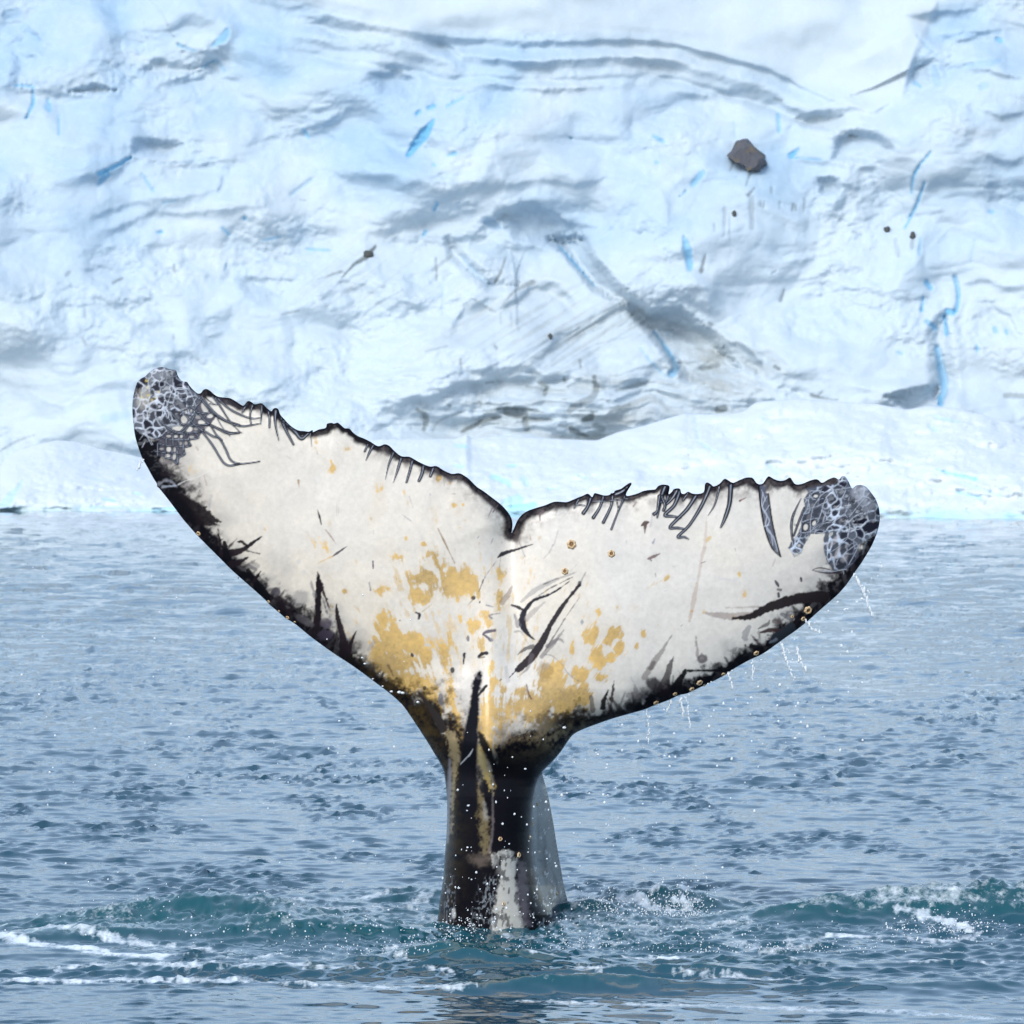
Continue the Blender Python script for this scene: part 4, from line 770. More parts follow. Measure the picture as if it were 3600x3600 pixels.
    for p, w, c, a in (([(575, 545), (548, 580), (550, 638)], [26, 20, 8], (.10, .07, .08), .85), ([(722, 735), (690, 850), (670, 880)], [14, 12, 10], (.42, .38, .37), .6), ([(672, 870), (640, 940), (580, 1005)], [10, 20, 8], (.40, .36, .36), .6), ([(1530, 685), (1570, 660), (1605, 650)], [10, 44, 8], (.09, .06, .055), .9), ([(1570, 660), (1565, 755)], [40, 10], (.11, .075, .07), .9), ([(1640, 560), (1620, 690)], [20, 20], (.4, .38, .42), .5), ([(1600, 1005), (1640, 990), (1712, 955)], [20, 28, 3], (.20, .15, .14), .85), ([(1615, 1010), (1630, 1025)], 14, (.2, .15, .14), .8), ([(1485, 455), (1455, 495)], [10, 18], (.24, .18, .16), .8), ([(1660, 810), (1645, 850)], [8, 26], (.25, .26, .33), .8), ([(1385, 830), (1388, 860)], 14, (.5, .48, .5), .6),
                       ([(450, 770), (455, 820)], [6, 16], (.3, .2, .12), .6), ([(85, 815), (78, 840)], 12, (.3, .28, .3), .6), ([(1665, 1150), (1675, 1190)], [8, 4], (.4, .36, .38), .7), ([(1570, 1300), (1720, 1225), (1795, 1165)], [2, 8, 22], (.62, .48, .25), .6), ([(1755, 1320), (1780, 1315)], 12, (.4, .38, .44), .6), ([(960, 1600), (955, 1640)], 12, (.3, .32, .36), .6), ([(1835, 1080), (1855, 1085)], 6, (.4, .38, .4), .6), ([(965, 1000), (840, 1130)], [3, 7], (.4, .37, .36), .5)):
        S(3, p, w, c, a, 2, 2)
    # ------------- right lobe feathers and streaks
    for p, w, c, a in (([(1110, 298), (1230, 318), (1330, 322), (1450, 305)], [10, 42, 46, 40], (.24, .18, .16), .6), ([(1310, 335), (1420, 325), (1500, 285), (1620, 238), (1760, 200), (1920, 190)], [14, 44, 56, 66, 70, 80], (.02, .016, .018), .95), ([(1260, 265), (1480, 258)], [4, 12], (.3, .24, .22), .5),
                       ([(893, 450), (830, 550), (770, 640), (705, 735)], [3, 30, 44, 34], (.24, .215, .20), .75), ([(770, 640), (745, 680)], [30, 24], (.1, .085, .08), .7), ([(1055, 452), (1062, 520), (1070, 600)], [3, 16, 24], (.26, .23, .22), .75), ([(905, 595), (880, 660), (850, 760), (840, 820)], [3, 34, 60, 90], PURP, .8), ([(985, 688), (945, 760), (920, 820)], [20, 50, 80], BLACK, .9), ([(1000, 692), (1130, 690), (1280, 690)], [14, 12, 26], BLACK, .85),
                       ([(498, 762), (490, 840), (480, 890)], [5, 20, 30], (.06, .05, .045), .9), ([(460, 825), (430, 900), (425, 940)], [6, 34, 40], BLACK, .85), ([(345, 870), (355, 960)], [26, 30], (.08, .06, .04), .7), ([(640, 790), (650, 830)], [8, 34], (.12, .11, .12), .6), ([(610, 720), (640, 800)], 6, (.4, .38, .38), .5), ([(600, 860), (700, 870)], 40, (.12, .1, .11), .5),
                       ([(1480, 405), (1540, 375), (1555, 350)], [10, 22, 8], PURP, .7), ([(1500, 430), (1570, 415), (1640, 425)], [6, 30, 20], (.05, .03, .03), .85), ([(1590, 355), (1620, 360)], 34, (.1, .07, .07), .7), ([(1640, 310), (1700, 330)], [26, 40], (.08, .08, .1), .7), ([(1420, 390), (1395, 430), (1390, 470)], [20, 40, 40], (.2, .19, .21), .6), ([(1430, 520), (1500, 560), (1470, 570)], [30, 50, 40], BLACK, .85), ([(1600, 470), (1640, 450), (1700, 400)], [70, 70, 60], (.03, .035, .045), .9), ([(1560, 500), (1600, 480)], [20, 24], (.25, .28, .34), .6)):
        S(7, p, w, c, a, 2.5, 6)
    for a in ((1097, 612, 36, 32, 0, (.07, .06, .07), .85), (1097, 607, 14, 12, 0, (.25, .23, .23), .6), (775, 785, 56, 44, 20, (.03, .026, .03), .9), (1310, 320, 5, 5, 0, (.5, .3, .1), .8)):
        E(7, *a)
    for p, w, c, a in (([(418, 470), (412, 620), (402, 740)], [6, 20, 30], (.52, .42, .36), .55), ([(400, 740), (375, 850), (350, 1000)], [30, 26, 20], (.48, .38, .32), .55), ([(345, 1020), (312, 1180), (282, 1325)], [22, 36, 18], (.46, .37, .31), .65), ([(968, 1005), (982, 1030), (995, 1050)], [12, 26, 10], (.07, .065, .08), .85), ([(990, 1075), (1010, 1078)], 22, (.1, .09, .1), .8), ([(993, 1105), (995, 1130)], 20, (.07, .065, .08), .85), ([(1172, 985), (1176, 1005)], 20, (.06, .055, .07), .9), ([(375, 862), (410, 850)], [14, 6], (.18, .14, .13), .85), ([(685, 365), (735, 338)], [18, 6], (.16, .08, .08), .85), ([(645, 745), (655, 795)], [10, 4], (.3, .25, .24), .7),
                       ([(970, 825), (945, 885)], [6, 12], (.46, .40, .35), .6), ([(0, 810), (45, 788)], [26, 4], (.2, .15, .14), .8), ([(260, 1000), (450, 985), (640, 1000)], [4, 6, 14], (.55, .56, .60), .5), ([(10, 945), (12, 975)], 8, (.3, .25, .25), .7), ([(425, 680), (445, 660)], 30, (.58, .40, .14), .7), ([(675, 945), (680, 960)], 20, (.60, .44, .18), .7), ([(725, 1080), (725, 1120)], [14, 34], (.58, .42, .22), .6), ([(295, 1250), (305, 1245)], 16, (.5, .3, .08), .8), ([(395, 1260), (400, 1250)], 26, (.6, .45, .2), .5), ([(490, 500), (500, 480)], 10, (.5, .48, .44), .6), ([(215, 1365), (225, 1355)], 10, (.3, .25, .25), .7)):
        S(4, p, w, c, a, 2.2, 3)
    # ------------- rake and net scars: dark groove with pale raised core
    def scar(crop, pts, w, dark=SLATE, core=LIGHT, kc=.34, ac=.62, a=.97):
        kc *= .62
        S(crop, pts, w * 1.12 if np.isscalar(w) else [q * 1.12 for q in w], tuple(.42 * q for q in dark), a, 1.8, .6, relief=.002)
        w2 = w * kc if np.isscalar(w) else [q * kc for q in w]
        S(crop, pts, w2, core, ac, 1.6, .4, relief=.003)
    DK = (.035, .036, .055)
    for p, w in (([(515, 395), (480, 460), (450, 528)], [24, 22, 8]), ([(465, 395), (440, 450)], [18, 20]), ([(688, 455), (645, 560), (615, 690)], [24, 18, 3]), ([(755, 492), (722, 600), (682, 718)], [26, 24, 4]), ([(845, 530), (822, 620), (795, 712)], [26, 24, 20]), ([(942, 556), (926, 640), (900, 700)], [26, 30, 26]), ([(1022, 590), (998, 660)], [26, 26])):
        scar(2, p, w, DK)
    for p, w in (([(940, 400), (905, 460), (878, 515)], [26, 24, 14]), ([(1040, 415), (1010, 500), (970, 560)], [44, 34, 40]), ([(1165, 390), (1130, 500), (1066, 605)], [36, 28, 36]), ([(1250, 370), (1238, 490), (1162, 652)], [34, 28, 32]), ([(1370, 400), (1300, 560), (1240, 718)], [26, 20, 22]), ([(1290, 440), (1310, 530)], 14), ([(1420, 285), (1350, 350), (1280, 380)], [24, 60, 60]), ([(900, 480), (980, 490)], 14), ([(1060, 450), (1250, 440), (1400, 420)], 14), ([(1760, 310), (1720, 420), (1685, 605)], [60, 44, 16]), ([(1790, 400), (1745, 525)], [30, 14]), ([(1700, 460), (1760, 450)], 18), ([(1880, 340), (1830, 420), (1770, 480)], [50, 34, 24])):
        scar(3, p, w, DK, kc=.28)
    for p, w in (([(205, 285), (160, 400), (85, 478), (150, 490), (210, 500)], [40, 30, 28, 22, 16]), ([(335, 320), (260, 435), (128, 572), (185, 582), (255, 592)], [34, 30, 26, 22, 14]), ([(445, 250), (380, 400), (280, 560), (190, 650), (240, 655), (275, 672)], [36, 30, 24, 24, 20, 8]), ([(520, 250), (485, 390), (428, 485)], [20, 16, 4]), ([(612, 238), (602, 380), (570, 490), (532, 578)], [40, 36, 32, 14]), ([(60, 330), (85, 400), (75, 440)], 26), ([(0, 470), (25, 440), (40, 330)], [30, 20, 30]), ([(270, 300), (230, 360)], 20)):
        scar(4, p, w, DK, kc=.32)
    P(4, [(828, 235), (905, 235), (890, 300), (915, 310), (940, 500), (970, 650), (1012, 815), (940, 745), (890, 620), (850, 450)], (.075, .085, .12), .95, 2.5, 3)
    S(4, [(835, 250), (855, 440), (890, 610), (940, 740), (1005, 810)], [16, 14, 14, 12, 8], BLACK, .9, 2); S(4, [(912, 310), (938, 500), (968, 650), (1010, 810)], 12, BLACK, .85, 2)
    for p in ([(870, 300), (860, 400), (900, 480), (890, 560), (930, 620), (950, 720)], [(900, 330), (865, 420), (920, 520), (900, 590), (955, 660), (985, 770)], [(920, 400), (880, 460)], [(925, 560), (880, 570)], [(860, 280), (890, 370)]):
        S(4, p, [5, 10, 7], LIGHT, .8, 2, 1, relief=.004)
    def lace(crop, outline, cells, gap, width, dark, pale, seed):
        """pale network of scar tissue round dark cells: cells grow until they meet"""
        sl, m = cv.poly_mask(C(crop, outline), 3, 2.0); k = CS(crop)
        Uw, Vw = cv.U[sl], cv.V[sl]
        Uw = Uw + 5 * fbm(Uw / 22, Vw / 22, seed, 3); Vw = Vw + 5 * fbm(Uw / 22, Vw / 22, seed + 5, 3)
        cc = [(*C(crop, [(c[0], c[1])])[0], c[2] * k, c[3] * k, math.radians(c[4]), c[5]) for c in cells]
        rr = random.Random(seed); o = np.asarray(C(crop, outline)); lo, hi = o.min(0), o.max(0)
        for _ in range(560):
            x, y = rr.uniform(lo[0], hi[0]), rr.uniform(lo[1], hi[1])
            if all(math.hypot(x - c[0], y - c[1]) > .8 * (math.sqrt(c[2] * c[3]) + gap) for c in cc): cc.append((x, y, gap * rr.uniform(.7, 1.2), gap * rr.uniform(.9, 1.7), rr.uniform(-.7, .7), rr.uniform(.4, 1)))
        f1 = np.full(Uw.shape, 9e9); f2 = f1.copy(); rad = np.ones(Uw.shape); dk = np.ones(Uw.shape)
        for x, y, rx, ry, q, a in cc:
            dx, dy = Uw - x, Vw - y
            d = np.hypot((dx * math.cos(q) + dy * math.sin(q)) / rx, (-dx * math.sin(q) + dy * math.cos(q)) / ry)
            n = d < f1
            f2 = np.where(n, f1, np.minimum(f2, d)); rad = np.where(n, math.sqrt(rx * ry), rad); dk = np.where(n, a, dk); f1 = np.where(n, d, f1)
        e = (f2 - f1) * rad * .5
        lf = fbm(Uw / 60, Vw / 60, seed + 21, 3)
        wd = width * np.clip(.95 + 1.3 * lf + .7 * cv.n1[sl] + .4 * cv.n2[sl], .3, 2.6) * (1 + .9 * np.clip(f1 - 1.1, 0, 1.5))
        line = 1 - sstep(wd * .5, wd * 1.35 + 1, e)
        inner = np.clip(dk, 0, 1)[..., None]
        colr = np.array(dark, np.float32) * inner + (np.array(pale, np.float32) * .55) * (1 - inner)
        halo = (.30 * np.clip(1 - (e - wd) / 7, 0, 1))[..., None]
        colr = colr * (1 - halo) + np.array((.10, .11, .155), np.float32) * halo
        pl = np.array(pale, np.float32) * np.clip(.9 + .8 * lf + .35 * cv.n1[sl] + .2 * cv.n2[sl], .25, 1.6)[..., None]
        colr = colr * (1 - line[..., None]) + pl * line[..., None]
        cv.rgb[sl] = cv.rgb[sl] * (1 - m[..., None]) + colr * m[..., None]
        cv.relief[sl] += .003 * line * m
    # ------------- left tip
    P(9, [(760, 560), (850, 350), (1010, 350), (1100, 480), (1230, 560), (1320, 600), (1420, 800), (1560, 930), (1500, 1000), (1440, 1090), (1320, 1190), (1245, 1300), (1090, 1340), (1112, 1430), (1005, 1470), (1010, 1580), (910, 1640), (882, 1745), (780, 1660), (690, 1640), (560, 1600), (520, 1380), (480, 1300), (620, 1270), (700, 1180), (560, 1100), (600, 950), (700, 830), (760, 700), (800, 620)], (.05, .05, .075), .95, 2.5, 1.5)
    P(9, [(500, 1290), (600, 1270), (560, 1400), (600, 1560), (560, 1640), (470, 1560)], BLACK, .8, 6, 5)
    P(9, [(100, 700), (150, 560), (180, 400), (220, 300), (330, 240), (400, 180), (500, 110), (620, 80), (750, 100), (870, 140), (900, 230), (850, 350), (830, 440), (760, 560), (800, 620), (760, 700), (700, 830), (600, 950), (560, 1100), (700, 1180), (620, 1270), (480, 1310), (330, 1240), (250, 1220), (150, 1120), (110, 900)], (.36, .40, .46), .95, 3, 3)
    cells = [(245, 475, 52, 95, 0, 1), (630, 390, 46, 66, 0, 1), (760, 185, 36, 52, 0, 1), (930, 385, 90, 60, 15, .95), (805, 480, 28, 60, -10, .9), (1020, 380, 60, 50, 20, .9), (870, 570, 25, 30, 0, .8), (615, 655, 42, 62, 0, .9), (350, 690, 30, 45, 0, .7), (375, 810, 26, 32, 0, .8), (330, 910, 36, 62, -20, .95), (365, 1060, 62, 78, -30, .95), (435, 1175, 62, 36, 20, .95), (480, 760, 40, 72, -15, .85), (580, 780, 46, 58, -20, .85), (150, 900, 34, 130, 0, .95), (580, 890, 52, 60, 0, .9), (930, 730, 108, 100, 10, .8), (770, 770, 52, 72, 0, .8), (640, 890, 20, 70, 0, .9), (700, 900, 30, 74, -25, .8), (590, 1060, 62, 115, -30, .8), (700, 1020, 60, 125, -25, .85), (850, 920, 92, 125, -35, .85), (690, 740, 25, 40, 0, .8), (1130, 680, 84, 84, 30, .8), (960, 510, 64, 36, 15, .8), (1020, 860, 50, 50, 0, .7), (1130, 830, 50, 62, 0, .6), (1150, 1000, 62, 62, 0, .6), (840, 1030, 60, 40, 20, .8), (430, 1290, 84, 60, 30, .9), (470, 540, 35, 62, 20, .5), (440, 340, 46, 60, 0, .4), (190, 600, 26, 32, 0, .8), (850, 190, 40, 40, 0, .7), (500, 180, 40, 30, 0, .35)]
    lace(9, [(100, 700), (150, 560), (180, 400), (220, 300), (330, 240), (400, 180), (500, 110), (620, 80), (750, 100), (870, 140), (920, 250), (1010, 340), (1090, 460), (1230, 560), (1290, 640), (1230, 860), (1180, 1040), (960, 1120), (800, 1180), (700, 1200), (620, 1275), (480, 1310), (330, 1240), (250, 1220), (150, 1120), (110, 900)], cells, 13, 1.5, (.010, .010, .020), (.40, .44, .51), 881)
    E(9, 320, 640, 110, 170, 0, (.60, .58, .52), .45, .6, .3); E(9, 560, 240, 150, 90, 0, (.30, .34, .40), .5, .6, .3)
    for cx, cy, rx, ry, ang, a in ((960, 760, 40, 60, -30, .35), (880, 940, 30, 60, -35, .3), (590, 1050, 20, 70, -30, .4), (770, 780, 20, 40, 0, .3)): E(9, cx, cy, rx, ry, ang, (.30, .31, .36), a, .5)
    for cx, cy, rx, ry, ang, a in ((1000, 990, 54, 62, 0, .9), (900, 1140, 95, 40, 5, .95), (1080, 1150, 62, 46, 0, .95), (1300, 1045, 62, 40, 15, .9), (1440, 930, 52, 36, 0, .9), (1350, 790, 50, 90, -25, .7), (1460, 665, 85, 46, 20, .9), (1030, 860, 18, 26, 0, .6), (1125, 850, 20, 34, 0, .5), (740, 1495, 38, 42, 0, .95), (840, 1500, 24, 40, 0, .5), (835, 1620, 30, 56, 15, .7), (720, 1605, 44, 34, 0, .7), (950, 1275, 26, 30, 0, .8), (860, 1275, 34, 26, 0, .8), (740, 1270, 40, 20, 0, .6), (1030, 1390, 30, 30, 0, .4), (1130, 1285, 40, 22, 0, .5), (940, 1395, 22, 30, 0, .4), (620, 1490, 40, 18, 0, .4), (1240, 950, 50, 30, 0, .35), (1390, 1140, 44, 30, 30, .35), (1200, 1150, 40, 24, 0, .35)):
        E(9, cx, cy, rx, ry, ang, (.64, .62, .57), a, .22, .08)
    for x, y in ((375, 450), (560, 525), (520, 620), (395, 580), (455, 655), (280, 620), (365, 330)): E(9, x, y, 26, 22, 0, (.58, .46, .10), .6, .6)
    L9 = [([(550, 1390), (690, 1432), (800, 1440), (980, 1450), (1112, 1430)], 26), ([(500, 1530), (690, 1555), (790, 1560), (1010, 1578)], 26), ([(690, 1648), (780, 1660), (884, 1742), (908, 1640), (1010, 1582), (1000, 1470), (1112, 1430), (1080, 1340), (1245, 1300), (1170, 1205)], 30), ([(600, 1268), (700, 1320), (820, 1332), (1080, 1335)], 26), ([(700, 1210), (840, 1240), (980, 1230), (1300, 1190)], 28),
          ([(550, 1400), (552, 1600)], 22), ([(695, 1320), (686, 1550), (680, 1640)], 24), ([(815, 1240), (806, 1440), (790, 1570), (780, 1660)], 26), ([(920, 1240), (905, 1440), (880, 1570), (885, 1730)], 26), ([(1060, 1220), (1075, 1330), (1112, 1430)], 24), ([(1000, 1240), (985, 1450), (1000, 1570)], 24),
          ([(1300, 1190), (1400, 1310), (1500, 1450), (1600, 1620), (1680, 1730), (1780, 1772), (1932, 1742)], 40), ([(1320, 1170), (1480, 1270), (1600, 1312), (1700, 1480), (1780, 1660), (1860, 1722), (1932, 1735)], 40), ([(1400, 1062), (1550, 1130), (1700, 1190), (1820, 1222), (1932, 1212)], 44), ([(1300, 650), (1400, 780), (1540, 920), (1700, 1010), (1932, 1085)], 44),
          ([(520, 920), (640, 1060), (800, 1180), (960, 1210), (1100, 1060), (1200, 860)], 34), ([(720, 780), (820, 920), (960, 1062), (1150, 1085), (1400, 1070)], 34), ([(940, 600), (1080, 740), (1220, 850), (1350, 1000), (1440, 1080), (1550, 1250), (1640, 1340)], 36), ([(960, 840), (1100, 1000), (1200, 1100), (1320, 1180)], 32), ([(1200, 860), (1320, 882), (1450, 872), (1550, 920)], 30), ([(930, 1195), (1080, 1060)], 28), ([(1280, 680), (1200, 780), (1100, 920)], 26), ([(1050, 460), (1120, 560), (1290, 650), (1300, 560)], 26), ([(1480, 600), (1600, 760), (1750, 980), (1850, 1100)], 26), ([(1560, 960), (1650, 1120), (1780, 1270)], 18), ([(940, 840), (1050, 800), (1080, 740)], 24), ([(1350, 940), (1440, 870)], 24), ([(1440, 720), (1560, 740)], 24)]
    for p, w in L9: scar(9, p, w, (.045, .048, .075), (.42, .48, .58), .34)
    S(9, [(1780, 1270), (1932, 1450)], [14, 6], (.5, .49, .5), .5, 3); 
    for p in ([(300, 1240), (480, 1310), (600, 1270), (700, 1180)], [(540, 830), (640, 850), (760, 870), (800, 1000)], [(640, 780), (760, 900), (820, 1030)], [(800, 430), (900, 450), (1060, 470), (1130, 560)], [(700, 600), (830, 620), (960, 640)], [(830, 440), (760, 600), (700, 830)], [(990, 640), (1180, 590)], [(940, 560), (1100, 540)], [(1130, 560), (1200, 760)], [(250, 1330), (340, 1240), (450, 1420)], [(500, 850), (540, 1000), (640, 1160)], [(1000, 850), (940, 900)], [(470, 1420), (440, 1340)], [(330, 1380), (290, 1460)]):
        S(9, p, [8, 14, 8], (.50, .55, .63), .8, 2, 1.5, relief=.004)
    for p, w in (([(1130, 1082), (1250, 1072), (1358, 1055)], [22, 16, 14]), ([(795, 420), (900, 560), (1000, 640), (1100, 690), (1200, 712), (1310, 697), (1372, 685)], [20, 24, 24, 24, 24, 18, 8]), ([(930, 440), (1000, 550), (1060, 650), (1150, 750), (1190, 782)], [20, 16, 14, 10, 4]), ([(955, 445), (1060, 540), (1170, 600), (1280, 637), (1370, 630)], [30, 24, 24, 18, 10]), ([(880, 700), (960, 740), (1060, 786), (1185, 772)], [22, 22, 22, 5]), ([(1235, 490), (1190, 580)], [40, 16]), ([(1295, 500), (1268, 600), (1277, 695)], [24, 18, 14]), ([(1385, 505), (1375, 620), (1370, 690)], [30, 18, 10]), ([(1440, 550), (1456, 640), (1455, 725)], [30, 24, 20]), ([(1520, 545), (1512, 690), (1545, 850)], [60, 24, 8]), ([(1560, 600), (1610, 740), (1688, 890)], [40, 30, 22]), ([(1590, 660), (1700, 760), (1765, 832), (1830, 785), (1900, 745)], [30, 44, 40, 24, 14]), ([(1850, 770), (1865, 912)], [12, 4])):
        scar(1, p, w, DK, kc=.3)
    S(1, [(800, 400), (860, 460), (910, 490)], [20, 14, 6], BLACK, .9, 2, 1); P(1, [(940, 430), (1070, 440), (1200, 515), (1210, 560), (1120, 530), (1020, 500)], (.03, .026, .034), .92, 3, 3)
    # ------------- right tip
    P(10, [(440, 480), (520, 360), (470, 300), (620, 250), (900, 210), (1030, 200), (1030, 340), (1060, 500), (1000, 700), (920, 900), (1000, 1030), (1100, 1200), (1230, 1170), (1400, 1290), (1420, 1500), (1300, 1660), (1200, 1735), (980, 1745), (860, 1620), (800, 1400), (790, 1200), (820, 1090), (560, 1110), (440, 1290), (390, 1440), (270, 1520), (230, 1450), (160, 1350), (220, 1250), (330, 1100), (390, 950), (400, 800), (450, 600)], (.055, .057, .085), .95, 2.5, 2)
    P(10, [(1020, 240), (1080, 90), (1150, 50), (1210, 90), (1310, 270), (1420, 220), (1510, 220), (1640, 310), (1760, 490), (1810, 640), (1815, 800), (1790, 930), (1760, 1050), (1700, 1130), (1580, 1200), (1400, 1300), (1230, 1170), (1100, 1200), (1000, 1030), (900, 900), (960, 700), (1030, 500), (960, 340)], (.32, .355, .43), .95, 3, 3)
    P(10, [(580, 1120), (800, 1105), (790, 1240), (690, 1200), (600, 1290), (480, 1290), (520, 1200)], (.62, .60, .54), .9, 3, 2)
    cells = [(1420, 890, 135, 62, -30, 1), (1040, 600, 100, 50, -35, .95), (980, 720, 92, 42, -40, .9), (1110, 860, 130, 56, -40, .8), (915, 455, 56, 76, 0, .85), (820, 400, 120, 46, -35, .85), (760, 530, 90, 36, -30, .85), (680, 720, 70, 106, 10, .8), (510, 780, 85, 112, 20, .8), (600, 580, 90, 100, 20, .7), (840, 600, 40, 52, 0, .8), (770, 800, 60, 92, 15, .8), (900, 830, 40, 36, 0, .8), (980, 990, 86, 50, 0, .9), (1165, 1020, 42, 36, 0, .9), (1650, 970, 150, 72, -30, .97), (1765, 700, 34, 120, 0, 1), (1540, 660, 52, 50, 0, .9), (1400, 440, 46, 36, 0, .6), (1315, 545, 30, 36, 0, .8), (1720, 540, 22, 52, 20, .8), (1120, 210, 52, 42, 0, 1), (1150, 120, 26, 30, 0, .9), (1120, 1120, 95, 50, 0, .9), (800, 970, 150, 46, -30, .8), (690, 970, 92, 30, -30, .8), (340, 1110, 30, 42, 0, .8), (420, 1120, 36, 42, 0, .8), (300, 1240, 30, 46, 0, .8), (440, 1230, 60, 50, 0, .7), (1550, 530, 60, 60, 0, .4), (1250, 1240, 82, 60, 0, .9), (470, 980, 72, 88, 0, .9), (620, 910, 66, 72, 20, .9), (650, 430, 64, 48, 0, .85), (570, 360, 40, 30, 0, .8), (360, 1300, 60, 50, 0, .7), (300, 1420, 50, 60, 0, .6), (1150, 1350, 60, 110, 30, .8), (1100, 1640, 130, 70, -20, .9), (1290, 1380, 60, 120, 20, .9), (1240, 1560, 70, 110, 20, .9), (900, 1330, 30, 90, 10, .7), (880, 1480, 26, 80, 0, .7), (1660, 1130, 60, 40, -30, .9)]
    lace(10, [(440, 480), (520, 360), (500, 310), (620, 270), (900, 230), (1020, 220), (1080, 80), (1150, 50), (1210, 90), (1310, 270), (1420, 220), (1510, 220), (1640, 310), (1760, 490), (1810, 640), (1815, 800), (1790, 930), (1760, 1050), (1700, 1130), (1580, 1210), (1400, 1300), (1410, 1450), (1300, 1640), (1200, 1735), (980, 1745), (860, 1600), (800, 1400), (790, 1200), (820, 1090), (560, 1110), (440, 1290), (390, 1440), (270, 1500), (230, 1450), (160, 1350), (220, 1250), (330, 1100), (390, 950), (400, 800), (450, 600)], cells, 13, 1.4, (.010, .011, .022), (.36, .41, .49), 883)
    E(10, 1480, 380, 150, 150, 0, (.46, .50, .58), .5, .6, .3); E(10, 1600, 600, 120, 130, 0, (.46, .50, .57), .35, .6, .3)
    for cx, cy, rx, ry, ang, a in ((470, 985, 38, 54, 10, .95), (620, 912, 30, 46, 30, .95), (650, 428, 38, 28, -10, .95), (925, 1110, 26, 46, 35, .7), (350, 1310, 30, 26, 0, .6), (300, 1480, 46, 40, 0, .6), (830, 1690, 56, 40, 10, .7), (520, 1170, 34, 30, 0, .6)): E(10, cx, cy, rx, ry, ang, (.62, .60, .55), a, .25, .08)
    for cx, cy, rx, ry, ang, a in ((980, 1230, 44, 130, 38, .6), (1040, 1430, 36, 130, 22, .65), (1150, 1550, 70, 60, -30, .45), (850, 1290, 20, 50, 0, .6), (930, 1500, 20, 60, 0, .5), (1200, 1320, 24, 44, 20, .5), (1180, 1500, 40, 80, 35, .3), (1000, 1640, 60, 30, 0, .2), (1110, 860, 60, 30, -40, .25), (600, 600, 40, 40, 0, .25), (520, 800, 30, 60, 15, .2)): E(10, cx, cy, rx, ry, ang, (.42, .40, .42), a, .4, .12)
    S(10, [(1570, 1230), (1520, 1340), (1490, 1470)], [16, 24, 10], (.2, .24, .27), .6, 4, 4)
    for p, w in (([(440, 480), (530, 440), (620, 350), (760, 260)], 14), ([(540, 400), (500, 650), (440, 750), (390, 880), (380, 1080), (250, 1180)], 16), ([(700, 480), (600, 640), (560, 850), (550, 1100)], 18), ([(830, 480), (770, 620), (710, 850), (600, 1000)], 18), ([(400, 890), (560, 840), (700, 820)], 14), ([(490, 660), (640, 620), (780, 560), (870, 540)], 14), ([(550, 1060), (750, 930), (930, 890)], 16), ([(380, 1090), (560, 1070), (800, 1080), (890, 970), (1000, 1050), (1240, 1070)], 18), ([(790, 690), (900, 730), (1100, 560)], 20), ([(1240, 1080), (1230, 1170), (1400, 1300), (1340, 1470), (1240, 1650)], 20), ([(1380, 1290), (1160, 1450), (1040, 1570), (990, 1730)], 20), ([(810, 1390), (920, 1420), (1060, 1330), (1220, 1180)], 16), ([(860, 1570), (1040, 1580)], 16), ([(610, 1755), (760, 1765), (940, 1775), (1100, 1748), (1200, 1738)], [10, 18, 24, 20, 14]), ([(1140, 1750), (1150, 1820)], 16), ([(1300, 270), (1100, 300), (900, 330), (740, 420), (700, 520)], 18), ([(1250, 450), (1200, 700), (950, 900)], 26), ([(1600, 380), (1440, 560), (1250, 800)], 20), ([(240, 1180), (230, 1330)], 14), ([(250, 1290), (330, 1420), (390, 1440)], 12), ([(260, 1200), (400, 1280)], 14), ([(1010, 320), (1050, 480), (950, 560), (870, 720)], 14), ([(700, 340), (760, 300), (720, 370)], 10), ([(1230, 900), (1400, 760), (1620, 720)], 24), ([(1240, 1060), (1260, 950), (1210, 880)], 34), ([(1280, 1000), (1420, 1020), (1560, 900)], 26), ([(1600, 1180), (1680, 1060), (1740, 1020)], 18), ([(830, 720), (780, 880)], 30)):
        w3 = .62 * w if np.isscalar(w) else [.62 * q for q in w]; S(10, p, w, (.03, .033, .05), .5, 4, 2); S(10, p, w3, (.48, .53, .62), .7, 1.6, 1.2, relief=.003)
    S(10, [(590, 1750), (760, 1795), (940, 1805), (1110, 1775)], [10, 24, 24, 14], (.03, .02, .035), .9, 2, 1); S(10, [(590, 1745), (720, 1710), (900, 1740)], [8, 24, 16], (.03, .02, .035), .85, 2, 1)
    scar(10, [(385, 470), (250, 760), (215, 960), (232, 1200)], [12, 44, 48, 40], DK, kc=.25); scar(10, [(440, 640), (340, 900), (260, 1130)], [36, 40, 40], DK, kc=.2)
    S(10, [(270, 940), (300, 950)], 30, PURP, .6, 3, 4); S(10, [(150, 250), (200, 300)], 40, (.3, .27, .26), .5, 4, 8); S(10, [(300, 360), (340, 370)], 24, (.3, .27, .26), .5, 4, 6)
    # scuffed white and rubbed dark patches over both tips
    for (x_, y_, rx_, ry_) in ((545, 1420, 75, 130), (3010, 1790, 85, 90)):
        zone = np.exp(-((U - x_) / rx_) ** 2 - ((V - y_) / ry_) ** 2)
        cv.put((slice(None), slice(None)), zone * sstep(.12, .42, fbm(U / 24 + .4 * V / 24, V / 13, 191, 4)) * .75, (.52, .55, .60))
        cv.put((slice(None), slice(None)), zone * sstep(.20, .45, fbm(U / 19, V / 27, 197, 4)) * .8, (.012, .012, .020))
    # re-darken the very rim of trailing edge bumps outside the pale tips
    rim = sstep(1.0, .5, d_trail / 9) * sstep(760, 820, U) * sstep(2950, 2900, U)
    cv.put((slice(None), slice(None)), rim, (.009, .008, .011))
